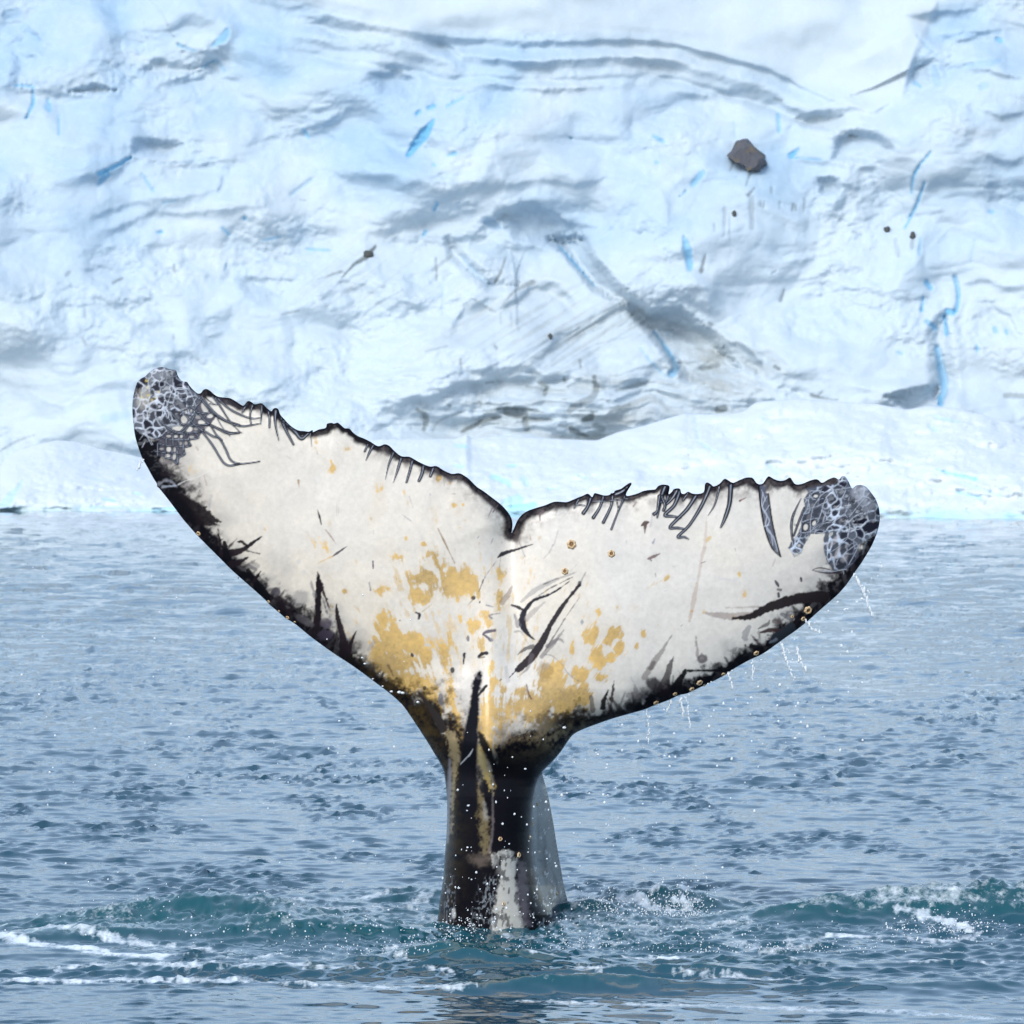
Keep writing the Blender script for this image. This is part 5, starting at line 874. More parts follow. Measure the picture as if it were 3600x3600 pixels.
    # fine overall mottling
    cv.rgb *= (1 + .05 * cv.n2 + .03 * cv.n1)[..., None]

def build_whale():
    g = 3.0
    cv = Canvas(440, 1270, 3125, 3480, g)
    U, V = cv.U, cv.V
    # coarse distance fields to leading and trailing edges, interpolated up
    cs = 4
    uu = np.arange(cv.u[0], cv.u[-1] + g * cs, g * cs); vv = np.arange(cv.v[0], cv.v[-1] + g * cs, g * cs)
    UU, VV = np.meshgrid(uu, vv)
    def up(A):
        fi = np.clip((V - vv[0]) / (g * cs), 0, len(vv) - 1.001); fj = np.clip((U - uu[0]) / (g * cs), 0, len(uu) - 1.001)
        i = fi.astype(int); j = fj.astype(int); a = fi - i; b = fj - j
        return ((A[i, j] * (1 - b) + A[i, j + 1] * b) * (1 - a) + (A[i + 1, j] * (1 - b) + A[i + 1, j + 1] * b) * a).astype(np.float32)
    dl = up(np.minimum(seg_dist(UU, VV, sL[::2]), seg_dist(UU, VV, sR[::2])))
    dt = up(seg_dist(UU, VV, sT))
    dll = up(seg_dist(UU, VV, sL[::2]))
    # inside test
    inside = np.zeros(U.shape, bool)
    Q = np.vstack([OUT, OUT[:1]])
    for i in range(len(Q) - 1):
        (ax, ay), (bx, by) = Q[i], Q[i + 1]
        if ay == by: continue
        r0, r1 = sorted(((ay - cv.v0) / g, (by - cv.v0) / g))
        i0, i1 = max(0, int(math.ceil(r0))), min(U.shape[0] - 1, int(math.floor(r1)))
        if i1 < i0: continue
        rows = V[i0:i1 + 1]
        inside[i0:i1 + 1] ^= ((ay > rows) != (by > rows)) & (U[i0:i1 + 1] < (bx - ax) * (rows - ay) / (by - ay) + ax)
    paint_whale(cv, dl, dt)
    # cells with a majority of corners inside
    cnt = inside[:-1, :-1].astype(int) + inside[1:, :-1] + inside[:-1, 1:] + inside[1:, 1:]
    cell = cnt >= 3
    used = np.zeros(U.shape, bool)
    for a in (0, 1):
        for b in (0, 1):
            used[a:a + cell.shape[0], b:b + cell.shape[1]] |= cell
    full = np.zeros(U.shape, int)
    for a in (0, 1):
        for b in (0, 1):
            full[a:a + cell.shape[0], b:b + cell.shape[1]] += cell
    border = used & (full < 4)
    bi, bj = np.nonzero(border)
    bu, bv = U[bi, bj].astype(float), V[bi, bj].astype(float)
    best = np.full(len(bu), 1e9); nu, nv = bu.copy(), bv.copy()
    for i in range(len(OUT) - 1):
        ax, ay = OUT[i]; dx, dy = OUT[i + 1] - OUT[i]
        t = np.clip(((bu - ax) * dx + (bv - ay) * dy) / (dx * dx + dy * dy + 1e-9), 0, 1)
        qx, qy = ax + t * dx, ay + t * dy; d = np.hypot(bu - qx, bv - qy); m = d < best
        best = np.where(m, d, best); nu = np.where(m, qx, nu); nv = np.where(m, qy, nv)
    ok = best < 2.2 * g
    PU, PV = U.astype(float).copy(), V.astype(float).copy()
    PU[bi[ok], bj[ok]] = nu[ok]; PV[bi[ok], bj[ok]] = nv[ok]
    # ---------- shape: mid surface and thickness (metres; + is towards the camera)
    lobe = np.abs(U - 1790)
    mid = -.00000006 * lobe ** 2 * 1.0 - .05 * sstep(300, 1300, lobe) + .00006 * (2300 - V) * sstep(200, 900, lobe)
    mid = mid - .06 * np.exp(-((U - 1790) / 60) ** 2) * sstep(2400, 2000, V)
    mid = mid - .34 * np.clip((V - 2420) / 800, 0, 2) ** 1.2 + .10 * (2400 - np.minimum(V, 2400)) / 1000
    A = np.interp(lobe, [0, 300, 700, 1100, 1350], [.20, .18, .13, .08, .04])
    dmin = np.minimum(dl, dt)
    th = A * (1 - np.exp(-dl / 75)) * (1 - np.exp(-dt / 330)) + .016 * (1 - np.exp(-dmin / 14))
    # rounded tail stock: ventral keel towards the camera, flank falling away at the right
    crease_v = [2450 + 800 / 1932 * y for y in (500, 640, 690, 760, 880, 1000, 1150, 1300, 1450, 1600, 1750, 1850, 2500)]
    crease_u = [1400 + 800 / 1932 * x for x in (1330, 1225, 1190, 1165, 1145, 1138, 1135, 1143, 1160, 1195, 1255, 1310, 1400)]
    cu = np.interp(V, crease_v, crease_u)
    left_u = np.interp(V, [p[1] for p in LEAD_L[::-1]], [p[0] for p in LEAD_L[::-1]])
    right_u = np.interp(V, [p[1] for p in LEAD_R], [p[0] for p in LEAD_R])
    cu = np.where(V < crease_v[1], right_u, np.minimum(cu, right_u))
    hw = np.maximum((cu - left_u) / 2, 10); cc = (cu + left_u) / 2
    e = np.clip((U - cc) / hw, -1, 1)
    grow = sstep(2380, 2820, V)
    stock_depth = np.interp(V, [2380, 2600, 2800, 3250, 3500], [0, .16, .30, .46, .55])
    body = grow * stock_depth * np.clip(1 - np.abs(e) ** 2.6, 0, 1) ** .62
    bodyL = sstep(2600, 2750, V)
    fl = np.clip((U - cu) / np.maximum(right_u - cu, 8), 0, 1) * sstep(2715, 2760, V)
    flank = -.72 * fl - .10 * sstep(0, .25, fl)
    ridge = .05 * np.exp(-((U - np.interp(V, [2000, 2450, 2800], [1760, 1715, 1690])) / 55) ** 2) * sstep(1950, 2350, V) * sstep(2900, 2600, V)
    root = .14 * sstep(2300, 2560, V) * np.exp(-((U - 1770) / 230) ** 2) * (1 - np.exp(-dmin / 60))
    front = mid + th * (1 - .7 * bodyL) + body + flank + ridge * (1 - np.exp(-dmin / 40)) + root * (1 - bodyL) + .020 * sstep(0, 40, dmin) * bodyL
    # gentle lumps
    front += (.010 * fbm(U / 200, V / 200, 5, 2) + .0015 * cv.n1 * sstep(30, 0, dt)) * sstep(0, 60, dmin)
    front += cv.relief * sstep(0, 12, dmin)
    back_d = A * (1 - np.exp(-dl / 75)) * (1 - np.exp(-dt / 330)) + .016 * (1 - np.exp(-dmin / 14))
    back = mid + flank - back_d * (1 - .5 * bodyL) - grow * np.interp(V, [2380, 2800, 3500], [.1, .45, .9]) * np.clip(dmin / 90, 0, 1) ** .6
    rim_f = mid + flank
    front = np.where(border, rim_f, front); back = np.where(border, rim_f, back)
    vid = -np.ones(U.shape, int); vid[used] = np.arange(used.sum())
    bvid = vid.copy(); inner = used & ~border
    bvid[inner] = used.sum() + np.arange(inner.sum())
    ci, cj = np.nonzero(cell)
    fq = np.stack([vid[ci, cj], vid[ci, cj + 1], vid[ci + 1, cj + 1], vid[ci + 1, cj]], -1)[:, ::-1]
    bq = np.stack([bvid[ci, cj], bvid[ci, cj + 1], bvid[ci + 1, cj + 1], bvid[ci + 1, cj]], -1)
    def place(mask, depth):
        x, y, z = unproject(PU[mask], PV[mask], D0 - depth[mask])
        return np.stack([x, y, z], -1)
    verts = np.vstack([place(used, front), place(inner, back)])
    ob = mesh_object('whale', verts, np.vstack([fq, bq]))
    backcol = np.tile(np.array([(.02, .022, .028)], np.float32), (inner.sum(), 1))
    color_attr(ob, 'pigment', np.vstack([cv.rgb[used], backcol]))
    M = Mat('whale_skin')
    at = M.attr('pigment'); geo = M.node('ShaderNodeNewGeometry')
    n1 = M.noise(30, 5, .6, geo.outputs['Position']); n2 = M.noise(110, 4, .6, geo.outputs['Position'])
    col = M.mix(M.ramp(n1.outputs[0], .35, .75, 0, .16), at.outputs['Color'], (.30, .28, .27), 'MULTIPLY')
    M.l.new(col, M.b.inputs['Base Color'])
    lum = M.node('ShaderNodeRGBToBW'); M.l.new(at.outputs['Color'], lum.inputs[0])
    M.l.new(M.ramp(lum.outputs[0], .02, .5, .22, .30), M.b.inputs['Roughness'])
    nb = M.bump(n1.outputs[0], .12, .01); nb = M.bump(n2.outputs[0], .10, .004, nb)
    M.l.new(nb, M.b.inputs['Normal'])
    M.b.inputs['IOR'].default_value = 1.36; M.l.new(M.ramp(lum.outputs[0], .02, .4, .06, .6), M.b.inputs['Specular IOR Level'])
    ob.data.materials.append(M.m)
    tag(ob, 'whale tail raised from the sea, white underside with yellow patches and black edges', 'whale')
    return ob, cv, front, used
WHALE, WCV, WFRONT, WUSED = build_whale()

def whale_point(px, py, lift=0.0):
    i = int(round((py - WCV.v0) / WCV.g)); j = int(round((px - WCV.u0) / WCV.g))
    i = min(max(i, 1), WFRONT.shape[0] - 2); j = min(max(j, 1), WFRONT.shape[1] - 2)
    if not WUSED[i, j]:
        q = np.argmin((WCV.U - px) ** 2 + (WCV.V - py) ** 2 + 1e9 * ~WUSED); i, j = np.unravel_index(q, WUSED.shape)
    s = D0 / F * WCV.g
    gx = (WFRONT[i, j + 1] - WFRONT[i, j - 1]) / (2 * s) if WUSED[i, j + 1] and WUSED[i, j - 1] else 0
    gz = -(WFRONT[i + 1, j] - WFRONT[i - 1, j]) / (2 * s) if WUSED[i + 1, j] and WUSED[i - 1, j] else 0
    gx, gz = float(np.clip(gx, -2, 2)), float(np.clip(gz, -2, 2))
    n = Vector((-gx, -1, -gz)).normalized()
    return Vector(unproject(px, py, D0 - float(WFRONT[i, j]) - lift)), n

# barnacles: ribbed volcano-shaped shells with a dark mouth
BSHELL = Mat('barnacle_shell'); _t = BSHELL.node('ShaderNodeTexCoord')
_n = BSHELL.noise(90, 4, .6, _t.outputs['Object'])
BSHELL.l.new(BSHELL.mix(BSHELL.ramp(_n.outputs[0], .4, .65), (.62, .50, .33), (.38, .22, .09)), BSHELL.b.inputs['Base Color']); BSHELL.set(Roughness=.6)
BMOUTH = Mat('barnacle_mouth'); _t = BMOUTH.node('ShaderNodeTexCoord'); _n = BMOUTH.noise(160, 3, .6, _t.outputs['Object'])
BMOUTH.l.new(BMOUTH.mix(BMOUTH.ramp(_n.outputs[0], .4, .65), (.10, .045, .01), (.30, .15, .03)), BMOUTH.b.inputs['Base Color']); BMOUTH.set(Roughness=.5)
def barnacle(px, py, r_px, seed):
    p, n = whale_point(px, py)
    r = r_px * D0 / F; R = random.Random(seed); N = 24
    prof = [(1.0, -.15), (.97, .08), (.86, .30), (.66, .42), (.52, .40), (.46, .22), (.40, .05)]
    verts = []
    for k, (rr, h) in enumerate(prof):
        for i in range(N):
            a = 2 * math.pi * i / N; w = 1 + .09 * math.cos(6 * a + seed) * (k < 5) + .03 * math.sin(11 * a + seed)
            verts.append((r * rr * w * math.cos(a), r * rr * w * math.sin(a), r * h * (1 + .12 * math.cos(6 * a + 1))))
    faces = [(k * N + i, k * N + (i + 1) % N, (k + 1) * N + (i + 1) % N, (k + 1) * N + i) for k in range(len(prof) - 1) for i in range(N)]
    ob = mesh_object('barnacle', verts, faces, BSHELL.m, WHALE)
    ob.location = p; ob.rotation_euler = n.to_track_quat('Z', 'Y').to_euler()
    mv = [(0, 0, r * .16)] + [(r * .47 * math.cos(2 * math.pi * i / 12) * (1 + .1 * (i % 2)), r * .47 * math.sin(2 * math.pi * i / 12), r * (.12 + .10 * (i % 2))) for i in range(12)]
    mesh_object('mouth', mv, [(0, 1 + i, 1 + (i + 1) % 12) for i in range(12)], BMOUTH.m, ob)
BARN = [(11, 715, 965, 22), (11, 1020, 820, 22), (11, 995, 945, 22), (11, 895, 1120, 27), (11, 745, 1595, 20), (11, 1265, 1490, 17), (11, 1095, 1100, 14), (11, 1075, 630, 16),
        (3, 853, 867, 47), (3, 1240, 957, 36), (3, 790, 1127, 34), (4, 1228, 1240, 34), (4, 1190, 1308, 20), (4, 1103, 1290, 14), (4, 815, 1582, 24), (4, 550, 1750, 18), (4, 362, 1818, 28), (4, 402, 1832, 18), (4, 300, 1870, 22), (4, 165, 1908, 20),
        (7, 785, 908, 19), (1, 768, 1755, 24), (5, 848, 676, 14), (5, 990, 796, 16), (5, 925, 748, 10), (5, 1046, 830, 10)]
for s_, (c_, x_, y_, r_) in enumerate(BARN):
    (px_, py_), = C(c_, [(x_, y_)]); barnacle(px_, py_, r_ * CS(c_), s_)

# ------------------------------------------------------------------ sea
def wave_tile(N, L, lmin, lmax, rms, seed, wind, power=1.0, spread=1.0):
    """height and choppy sideways displacement of a repeating patch of waves"""
    r = np.random.default_rng(seed)
    k1 = np.fft.fftfreq(N, L / N) * 2 * np.pi
    KX, KY = np.meshgrid(k1, k1); K = np.hypot(KX, KY); K[0, 0] = 1
    lam = 2 * np.pi / K
    amp = K ** (-power - 1) * np.exp(-(lam / lmax) ** 4) * np.exp(-(lmin / lam) ** 4)
    th = np.arctan2(KY, KX) - wind
    amp *= np.abs(np.cos(th)) ** (2 * spread) + .12
    amp[0, 0] = 0
    sp = amp * np.exp(2j * np.pi * r.random((N, N))) * N * N
    h = np.fft.ifft2(sp).real; k = rms / h.std()
    dx = np.fft.ifft2(1j * KX / K * sp).real; dy = np.fft.ifft2(1j * KY / K * sp).real
    return (np.stack([h, dx, dy], -1) * k).astype(np.float32), L
def tile_at(tile, X, Y, rot=0.0, chop=.8):
    h, L = tile; N = h.shape[0]; c, s = math.cos(rot), math.sin(rot)
    x = (X * c - Y * s) / L * N; y = (X * s + Y * c) / L * N
    i = np.floor(y).astype(int); j = np.floor(x).astype(int); a = (y - i)[..., None]; b = (x - j)[..., None]
    i0, i1, j0, j1 = i % N, (i + 1) % N, j % N, (j + 1) % N
    a = a * a * (3 - 2 * a); b = b * b * (3 - 2 * b)
    v = (h[i0, j0] * (1 - b) + h[i0, j1] * b) * (1 - a) + (h[i1, j0] * (1 - b) + h[i1, j1] * b) * a
    return np.stack([v[..., 0], chop * (v[..., 1] * c + v[..., 2] * s), chop * (-v[..., 1] * s + v[..., 2] * c)])

def sea_pt(px, py, z=0.0):
    Y = F * (CAM_H - z) / (py - HOR); return (px - 1800) / F * Y, Y

FOAM = [(27, [(0, 745), (300, 765), (600, 790), (900, 803)], [15, 23, 23, 13], 0.78), (27, [(300, 862), (700, 880), (1100, 872), (1350, 880)], [10, 23, 23, 10], 0.78), (27, [(0, 905), (500, 908), (900, 915), (1300, 930), (1800, 950)], [20, 26, 23, 20, 15], 0.78), (28, [(0, 985), (400, 1000), (900, 1010), (1500, 1030), (1900, 1060)], [20, 31, 31, 26, 20], 0.65), (28, [(600, 900), (1000, 912), (1400, 930)], [13, 23, 13], 0.65), (28, [(1000, 765), (1400, 745), (1700, 765)], [20, 31, 20], 0.72), (28, [(1100, 830), (1500, 850), (1900, 840)], [15, 26, 15], 0.65), (28, [(200, 700), (600, 705), (900, 700)], [20, 31, 20], 0.65), (27, [(0, 765), (60, 775), (200, 795), (350, 800), (450, 820)], [44, 40, 30, 34, 20], .85), (27, [(340, 815), (480, 825), (600, 830), (740, 815)], [24, 34, 26, 8], .9), (27, [(820, 825), (960, 830), (1060, 815), (1220, 830)], [6, 14, 18, 5], .85), (27, [(700, 850), (810, 850)], [22, 14], .85), (27, [(180, 875), (250, 868), (340, 870)], [10, 24, 8], .85), (27, [(1380, 830), (1470, 845), (1545, 858)], [6, 12, 6], .8), (27, [(1400, 790), (1500, 785), (1600, 775)], [5, 12, 6], .7),
        (27, [(560, 800), (900, 800)], [8, 12], .6), (27, [(1090, 605), (1300, 605), (1480, 600)], [10, 18, 10], .7), (27, [(1100, 655), (1300, 640), (1550, 640)], [16, 24, 20], .75), (27, [(1150, 640), (1400, 655)], 26, .6), (27, [(620, 600), (720, 590), (850, 605)], [20, 40, 20], .8), (27, [(470, 650), (620, 605)], 20, .5), (27, [(1600, 880), (1690, 885)], [8, 16], .8), (27, [(1640, 800), (1800, 795), (1900, 805)], [8, 12, 8], .7), (27, [(1000, 850), (1350, 870)], [6, 8], .5), (27, [(0, 700), (120, 710)], 26, .35), (27, [(900, 770), (1030, 765)], [6, 8], .5), (27, [(1550, 560), (1640, 570)], 40, .55), (27, [(1530, 620), (1660, 600)], 34, .55),
        (28, [(430, 820), (560, 815), (660, 812)], [8, 26, 10], .95), (28, [(730, 820), (820, 828), (920, 832), (1060, 850)], [10, 26, 18, 10], .95), (28, [(70, 850), (140, 838)], [14, 22], .8), (28, [(240, 880), (330, 895)], [24, 26], .7), (28, [(500, 590), (560, 600), (650, 630)], [30, 44, 30], .8), (28, [(240, 570), (330, 590), (420, 610)], [30, 50, 40], .7), (28, [(420, 640), (600, 660), (700, 650)], [30, 24, 20], .75), (28, [(720, 610), (900, 620), (1060, 630)], [30, 26, 30], .55), (28, [(1060, 660), (1200, 660), (1300, 665)], [30, 36, 26], .75), (28, [(1460, 690), (1600, 700), (1700, 720), (1760, 740)], [14, 24, 40, 20], .75), (28, [(1640, 760), (1720, 750)], [24, 30], .6), (28, [(1300, 660), (1450, 680)], 20, .6), (28, [(1330, 730), (1500, 700)], 14, .5), (28, [(840, 770), (960, 790), (1180, 780)], [40, 50, 30], .55), (28, [(240, 780), (420, 775)], [30, 40], .45), (28, [(0, 745), (100, 750)], 50, .45), (28, [(1000, 860), (1300, 870)], [6, 8], .5), (28, [(140, 935), (300, 930), (385, 925)], [8, 12, 8], .75), (28, [(1440, 935), (1550, 945)], [8, 16], .5), (28, [(1820, 970), (1900, 980)], 14, .55), (28, [(1700, 990), (1760, 1000)], 10, .5), (28, [(430, 730), (700, 760)], 14, .4), (28, [(160, 640), (230, 660)], 30, .6)]

def build_sea():
    py = np.concatenate([np.arange(3900, 1785, -1.9), np.array([1775, 1765, 1750, 1730, 1700, 1660, 1620])])
    near = np.array([-60., -20., 1., 4., 8., 12., 15., 17., 19., 20.5])
    Yr = np.concatenate([near, F * CAM_H / (py - HOR)])
    t = np.arange(-1.2, 1.2001, 7.6 / 1800)
    side = np.array([1.23, 1.3, 1.4, 1.55, 1.8, 2.2, 3., 4.5, 7., 12., 25., 60.])
    t = np.concatenate([-side[::-1], t, side])
    half = 1800 / F * np.maximum(Yr, 20)
    X = half[:, None] * t[None]; Y = Yr[:, None] * np.ones_like(X)
    rng2 = np.random.default_rng(2)
    # break up the regular columns a little
    A = wave_tile(512, 47.0, .6, 3.5, .0066, 11, math.radians(75), .3, .8)
    B = wave_tile(512, 13.1, .2, .8, .0036, 12, math.radians(95), .2, 1.0)
    Cc = wave_tile(512, 5.9, .10, .36, .0046, 13, math.radians(83), .2, 1.4)
    Dd = wave_tile(512, 4.3, .08, .20, .0046, 14, math.radians(97), .2, 1.6)
    dist = np.maximum(Y, 1)
    gust = np.clip(.8 + .9 * fbm(X / 3.5, Y / 9, 5, 3), .25, 1.8)
    W = (tile_at(A, X, Y, .2) + .6 * tile_at(A, X * .77 + 3, Y * .77 + 9, -.5)) * (1 + 2.2 * sstep(45, 110, dist))
    W = W + ((.6 + .4 * gust) * tile_at(B, X, Y, -.1) + .5 * gust * tile_at(B, X * .83 + 5, Y * .83, .45)) * (1 + 1.0 * sstep(33, 60, dist))
    W = W + gust * tile_at(Cc, X, Y, .15, 1.5) * sstep(120, 50, dist)
    sparse = np.clip(2.6 * ridged(X / 1.1, Y / 2.6, 15, 3) - .5 + .6 * fbm(X / .35, Y / .8, 16, 2), 0, 2.2)
    W = W + sparse * tile_at(Dd, X, Y, -.25, 1.0) * sstep(110, 60, dist) * (1 + .5 * sstep(30, 45, dist))
    W = W * (1 - .55 * sstep(27.0, 26.0, dist))
    h = W[0]; DX, DY = W[1] * (dist > 15), W[2] * (dist > 15)
    # photograph rows of the resting surface, for things measured there
    PX = 1800 + X / dist * F; PY = HOR + F * CAM_H / dist
    inview = dist > 15
    def hump(px, py, rx, ry, z, skew=0.0):
        x0, y0 = sea_pt(px, py); dx = (X - x0) / rx; dy = (Y - y0 + skew * (X - x0)) / ry
        return z * np.exp(-dx * dx - np.where(dy < 0, (dy * 1.5) ** 2, (dy * .8) ** 2))
    lumps = hump(700, 3270, .85, .40, .20, .05) + hump(1050, 3300, .75, .38, .11, .05) + hump(300, 3310, .7, .35, .09) + hump(2900, 3240, .5, .4, .09) + hump(3250, 3225, .6, .45, .15, -.1) + hump(3640, 3230, .55, .5, .14) \
        + hump(2330, 3190, .45, .30, .10) + hump(2050, 3215, .22, .25, .07) + hump(1820, 3395, .5, .22, .06) + hump(1530, 3385, .4, .25, .08) + hump(2000, 3480, .75, .20, .075, .02) + hump(2450, 3430, .6, .22, .05) + hump(1500, 3160, .35, .3, .05) + hump(2700, 3400, .6, .25, .04) + hump(850, 3420, .8, .22, .04) + hump(3300, 3480, .6, .3, .04)
    # the churned ring round the tail
    x0, y0 = sea_pt(1770, 3260)
    rr = np.hypot((X - x0) / 1.0, (Y - y0) / 1.0)
    churn = np.exp(-((rr) / 2.2) ** 2) * (dist > 15)
    churn = np.maximum(churn, np.clip(lumps / .12, 0, 1) * .8)
    rip = fbm(X / .045 + 3 * fbm(X / .3, Y / .3, 33, 2), Y / .10, 31, 3); rip2 = ridged(X / .12, Y / .22, 37, 4)
    h = h * (1 - .25 * np.exp(-(rr / .8) ** 2)) + lumps + churn * (.020 * rip + .026 * rip2 * np.clip(lumps / .08, .35, 1.2))
    foam = np.zeros(X.shape, np.float32)
    jm = (t > -1.2) & (t < 1.2); im = (Yr > 23) & (Yr < 38)
    sub = np.ix_(im, jm); sx, sy = PX[sub].astype(np.float32), PY[sub].astype(np.float32)
    wob = 14 * fbm(sx / 60, sy / 16, 41, 3); wob2 = fbm(sx / 16, sy / 6, 47, 3)
    fm = np.zeros(sx.shape, np.float32)
    for crop, pts, w, a in FOAM:
        k = CS(crop); q = np.asarray(C(crop, pts)); ws = np.interp(np.linspace(0, 1, len(q)), np.linspace(0, 1, np.size(w)), np.atleast_1d(w)) * k
        best = np.full(sx.shape, 1e9, np.float32)
        for i in range(len(q) - 1):
            ax, ay = q[i]; dx, dy = q[i + 1] - q[i]
            tt = np.clip(((sx + wob - ax) * dx + (sy + wob * .3 - ay) * dy) / (dx * dx + dy * dy), 0, 1)
            best = np.minimum(best, np.hypot(.5 * (sx + wob - ax - tt * dx), 1.9 * (sy + .3 * wob - ay - tt * dy)) - (ws[i] * (1 - tt) + ws[i + 1] * tt) / 2)
        fm = np.maximum(fm, .86 * a * (1 - sstep(-12, 12, best + 11 * wob2)))
    foam[sub] = fm
    # aerated froth scattered in the churned zone
    fr = sstep(.30, .62, rip2 * .6 + .5 * fbm(X / .5, Y / .8, 53, 3)) * churn * np.maximum(sstep(1.9, .4, rr), .7 * np.clip(lumps / .1, 0, 1)) * .6
    lacy = churn * np.maximum(sstep(2.1, .8, rr), np.clip(lumps / .1, 0, 1)) * np.clip(.32 + .5 * fbm(X / .6, Y / .9, 55, 3), 0, .6)
    foam = np.maximum(np.maximum(foam, fr), lacy)
    h = h + foam * (.006 + .012 * np.clip(fbm(X / .06, Y / .12, 61, 3), -.3, 1))
    splash = hump(2350, 3200, .28, .16, 1, 0) + .8 * hump(2120, 3180, .2, .14, 1) + .7 * hump(3330, 3270, .3, .2, 1)
    sp = np.clip(ridged(X / .10, Y / .16, 67, 3) + .5 * rip, 0, 1.4)
    h = h + splash * (.045 * sp + .03)
    foam = np.maximum(foam, np.clip(splash * 1.3, 0, 1) * sstep(.35, .95, sp + .35 * splash) * .8)
    aer = np.clip(churn * .75 + .7 * np.clip(lumps / .1, 0, 1), 0, 1) * (dist > 15)
    verts = np.stack([X + DX, Y + DY, h], -1).reshape(-1, 3)
    ob = mesh_object('sea', verts, grid_quads(*X.shape))
    float_attr(ob, 'foam', foam); float_attr(ob, 'aerated', aer)
    M = Mat('sea_water')
    geo = M.node('ShaderNodeNewGeometry')
    def mapped(sx_, sy_, rz=0.0):
        m = M.node('ShaderNodeMapping'); M.l.new(geo.outputs['Position'], m.inputs['Vector'])
        m.inputs['Scale'].default_value = (sx_, sy_, 1); m.inputs['Rotation'].default_value = (0, 0, rz); return m.outputs[0]
    n1 = M.noise(3.2, 4, .55, mapped(1, 1.1, .3), .4); n2 = M.noise(11, 3, .55, mapped(1, 1, -.2), .3)
    f = M.attr('foam'); a = M.attr('aerated')
    nf = M.noise(14, 6, .65, mapped(1, .7)); nf2 = M.noise(45, 4, .6, mapped(1, .7))
    foamy = M.math('ADD', f.outputs['Fac'], M.math('MULTIPLY', M.math('SUBTRACT', nf.outputs[0], .5), M.math('SUBTRACT', 1.6, M.math('MULTIPLY', f.outputs['Fac'], 1.1))))
    foamy = M.math('ADD', foamy, M.math('MULTIPLY', M.math('SUBTRACT', nf2.outputs[0], .5), .35))
    foamy = M.math('MULTIPLY', M.ramp(foamy, .30, .75, 0, .95), M.ramp(f.outputs['Fac'], .02, .2))
    deep = M.mix(a.outputs['Fac'], (.018, .064, .100), (.008, .068, .088))
    col = M.mix(foamy, deep, (.70, .77, .82))
    M.l.new(col, M.b.inputs['Base Color'])
    M.l.new(M.ramp(foamy, 0, 1, .045, .6), M.b.inputs['Roughness'])
    M.b.inputs['IOR'].default_value = 1.34
    nb = M.bump(n1.outputs[0], .12, .012); nb = M.bump(n2.outputs[0], .08, .004, nb)
    M.l.new(nb, M.b.inputs['Normal'])
    ob.data.materials.append(M.m)
    tag(ob, kind='structure')
build_sea()

# ------------------------------------------------------------------ water drops
DROP = Mat('water_drop'); _t = DROP.node('ShaderNodeTexCoord'); _n = DROP.noise(60, 2, .5, _t.outputs['Object'])
DROP.set(Roughness=.03, IOR=1.33); DROP.b.inputs['Transmission Weight'].default_value = .35
DROP.l.new(DROP.mix(DROP.ramp(_n.outputs[0], .4, .6), (.86, .93, .97), (.95, .97, 1.0)), DROP.b.inputs['Base Color'])
_bm = bmesh.new(); bmesh.ops.create_icosphere(_bm, subdivisions=1, radius=1)
ICO_V = np.array([v.co[:] for v in _bm.verts]); ICO_F = np.array([[v.index for v in f.verts] for f in _bm.faces]); _bm.free()
def drops(name, P, R, stretch=None):
    P = np.asarray(P); R = np.asarray(R); n = len(P)
    S = np.ones((n, 3)) if stretch is None else stretch
    V = (P[:, None, :] + ICO_V[None] * (R[:, None, None] * S[:, None, :])).reshape(-1, 3)
    Fc = (ICO_F[None] + (np.arange(n) * len(ICO_V))[:, None, None]).reshape(-1, 3)
    return mesh_object(name, V, Fc, DROP.m)
r = random.Random(11)
P, R, St = [], [], []
def drop(px, py, Y, rp):
    P.append(unproject(px, py, Y)); R.append(1.25 * rp * Y / F); St.append((r.uniform(.8, 1.3), 1, r.uniform(.8, 1.5)))
for _ in range(110):      # in front of the stock
    drop(r.gauss(1760, 130), 3240 - abs(r.gauss(0, 320)), r.uniform(28.6, 29.2), r.choice((1.2, 1.5, 2, 2.5, 3.4)))
for _ in range(560):      # low over the churned water, right and left
    px = r.choice((r.gauss(1760, 330), r.gauss(2350, 260), r.gauss(900, 330), r.gauss(3330, 150)))
    drop(px, 3270 - abs(r.gauss(0, 45)) + r.uniform(0, 60), r.uniform(28.2, 29.6), r.choice((.9, 1.2, 1.6, 2, 2.6)))
for _ in range(170):      # falling from the right lobe
    px = r.uniform(1950, 3100); top = np.interp(px, [1950, 2400, 2700, 3000, 3100], [2640, 2430, 2280, 2080, 1960])
    drop(px, top + abs(r.gauss(0, 260)), r.uniform(29.6, 30.2), r.choice((2, 2.5, 3, 4)))
for _ in range(90):
    drop(r.uniform(30, 1500), r.uniform(1900, 3200), r.uniform(29.2, 30.4), r.choice((1.8, 2.2, 3)))
for x_, y_, q_ in ((50, 885, 5), (70, 930, 5), (270, 1140, 6), (330, 1145, 8), (355, 1150, 7), (470, 1220, 6), (1575, 1412, 7), (130, 1045, 4), (205, 1100, 4)):
    (px_, py_), = C(6, [(x_, y_)]); p_, n_ = whale_point(px_, py_, .05); P.append(tuple(p_)); R.append(q_ * .8 * D0 / F); St.append((1.4, 1, .9))
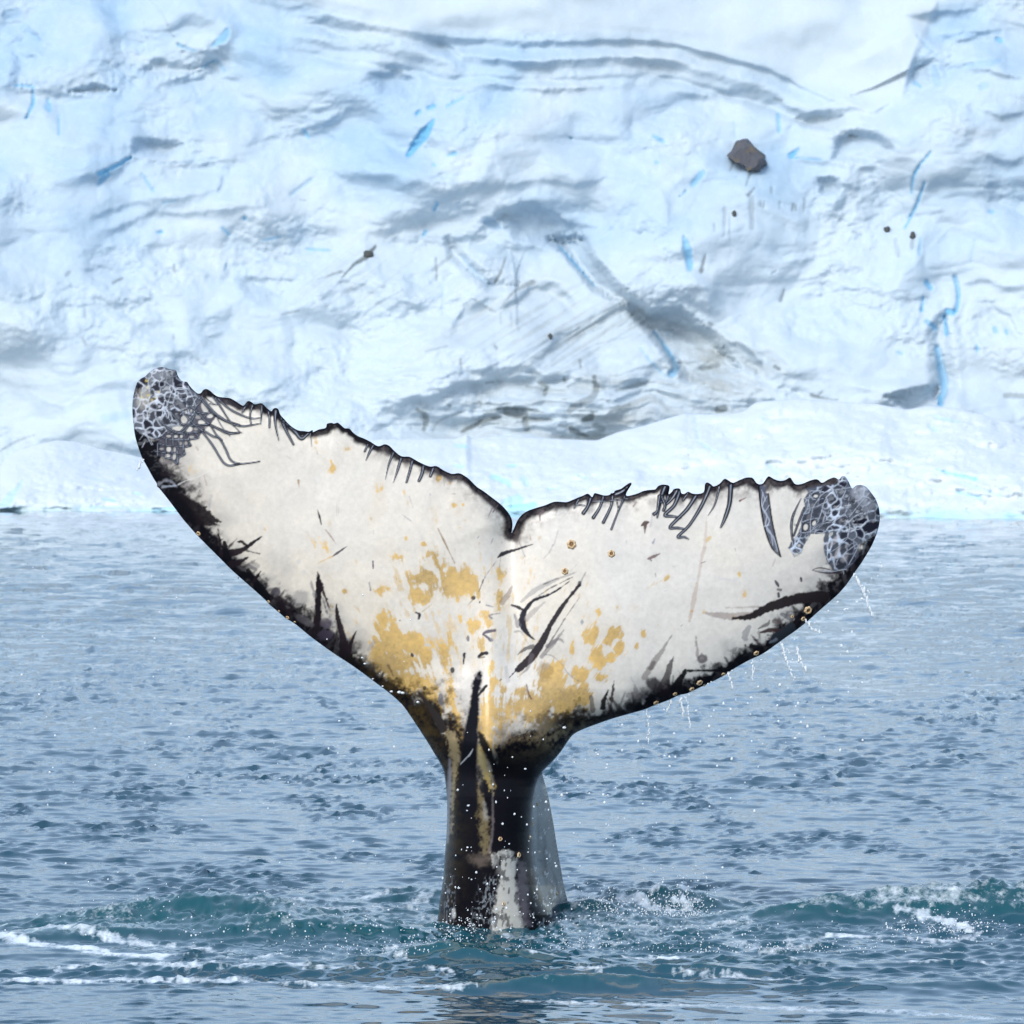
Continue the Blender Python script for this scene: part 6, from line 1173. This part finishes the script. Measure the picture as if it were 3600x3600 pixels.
for cx_, cy_, sx_, sy_, n_ in ((2390, 3170, 70, 42, 380), (2290, 3190, 90, 26, 160), (2110, 3170, 45, 30, 120), (3330, 3250, 80, 26, 200), (1545, 3300, 60, 26, 130), (700, 3170, 160, 16, 130), (2750, 3330, 260, 16, 260), (2050, 3320, 180, 16, 170), (1300, 3330, 190, 20, 170), (1660, 3250, 60, 20, 80)):
    Y0_ = F * CAM_H / (cy_ + 70 - HOR)
    for _ in range(n_):       # plumes and beads thrown up by the tail
        drop(r.gauss(cx_, sx_), cy_ + 1.2 * sy_ - abs(r.gauss(0, 1.6 * sy_)) , Y0_ + r.gauss(0, .12), r.choice((.8, 1.0, 1.3, 1.7, 2.2)))
sp_ = drops('water_spray', P, R, np.array(St))
tag(sp_, 'scattered water drops falling from the tail and splashing round it', 'spray', kind='stuff')

def trickle(crop, pts, label, n=16, r0=3.2):
    q = np.asarray(C(crop, pts)); k = random.Random(int(q.sum())); PP, RR, SS = [], [], []
    L = np.concatenate([[0], np.cumsum(np.hypot(*np.diff(q, axis=0).T))])
    for i in range(n):
        s = L[-1] * (i + k.uniform(0, .8)) / n
        px = np.interp(s, L, q[:, 0]) + k.gauss(0, 2.2); py_ = np.interp(s, L, q[:, 1])
        PP.append(unproject(px, py_, D0 + .02)); RR.append(k.uniform(.6, 1.5) * r0 * D0 / F); SS.append((1, 1, k.uniform(1.2, 3.6)))
    o = drops('water_trickle', PP, RR, np.array(SS))
    tag(o, label, 'trickle', 'trickles of water falling from the tail')
trickle(4, [(1600, 950), (1640, 1030), (1690, 1130), (1720, 1210), (1745, 1290)], 'longest string of drops falling from just below the right tip', 30)
trickle(4, [(1210, 1320), (1260, 1390), (1340, 1420)], 'short slanting string of drops below the large barnacle near the right tip', 14, 2.6)
trickle(4, [(1010, 1490), (1050, 1620), (1080, 1710), (1120, 1800)], 'long string of drops under the middle of the right lobe', 22)
trickle(4, [(1140, 1540), (1165, 1640), (1210, 1710)], 'string of drops hanging clear of the right lobe, right of the long middle one', 16)
trickle(4, [(785, 1640), (790, 1720), (790, 1800)], 'vertical string of drops left of the long middle one under the right lobe', 16, 2.4)
trickle(4, [(590, 1740), (610, 1800), (625, 1860)], 'short string of drops right of the barnacle cluster on the lower right edge', 12, 2.6)
trickle(7, [(890, 890), (875, 930), (862, 965)], 'short string of drops slanting left below the barnacle cluster', 8, 2.6)
trickle(7, [(945, 875), (960, 940), (970, 1000)], 'thin string of drops straight below the barnacle cluster', 12, 2.4)
trickle(7, [(990, 870), (1005, 970), (1018, 1080)], 'thin string of drops just right of the one straight below the barnacle cluster', 16, 2.4)
trickle(7, [(725, 950), (732, 1080), (738, 1200)], 'leftmost string of drops, falling from the lower root of the right lobe', 16, 2.2)
trickle(1, [(232, 1035), (210, 1060), (195, 1100), (180, 1135)], 'thin thread of water leaving the left edge below the left tip', 14, 2.4)
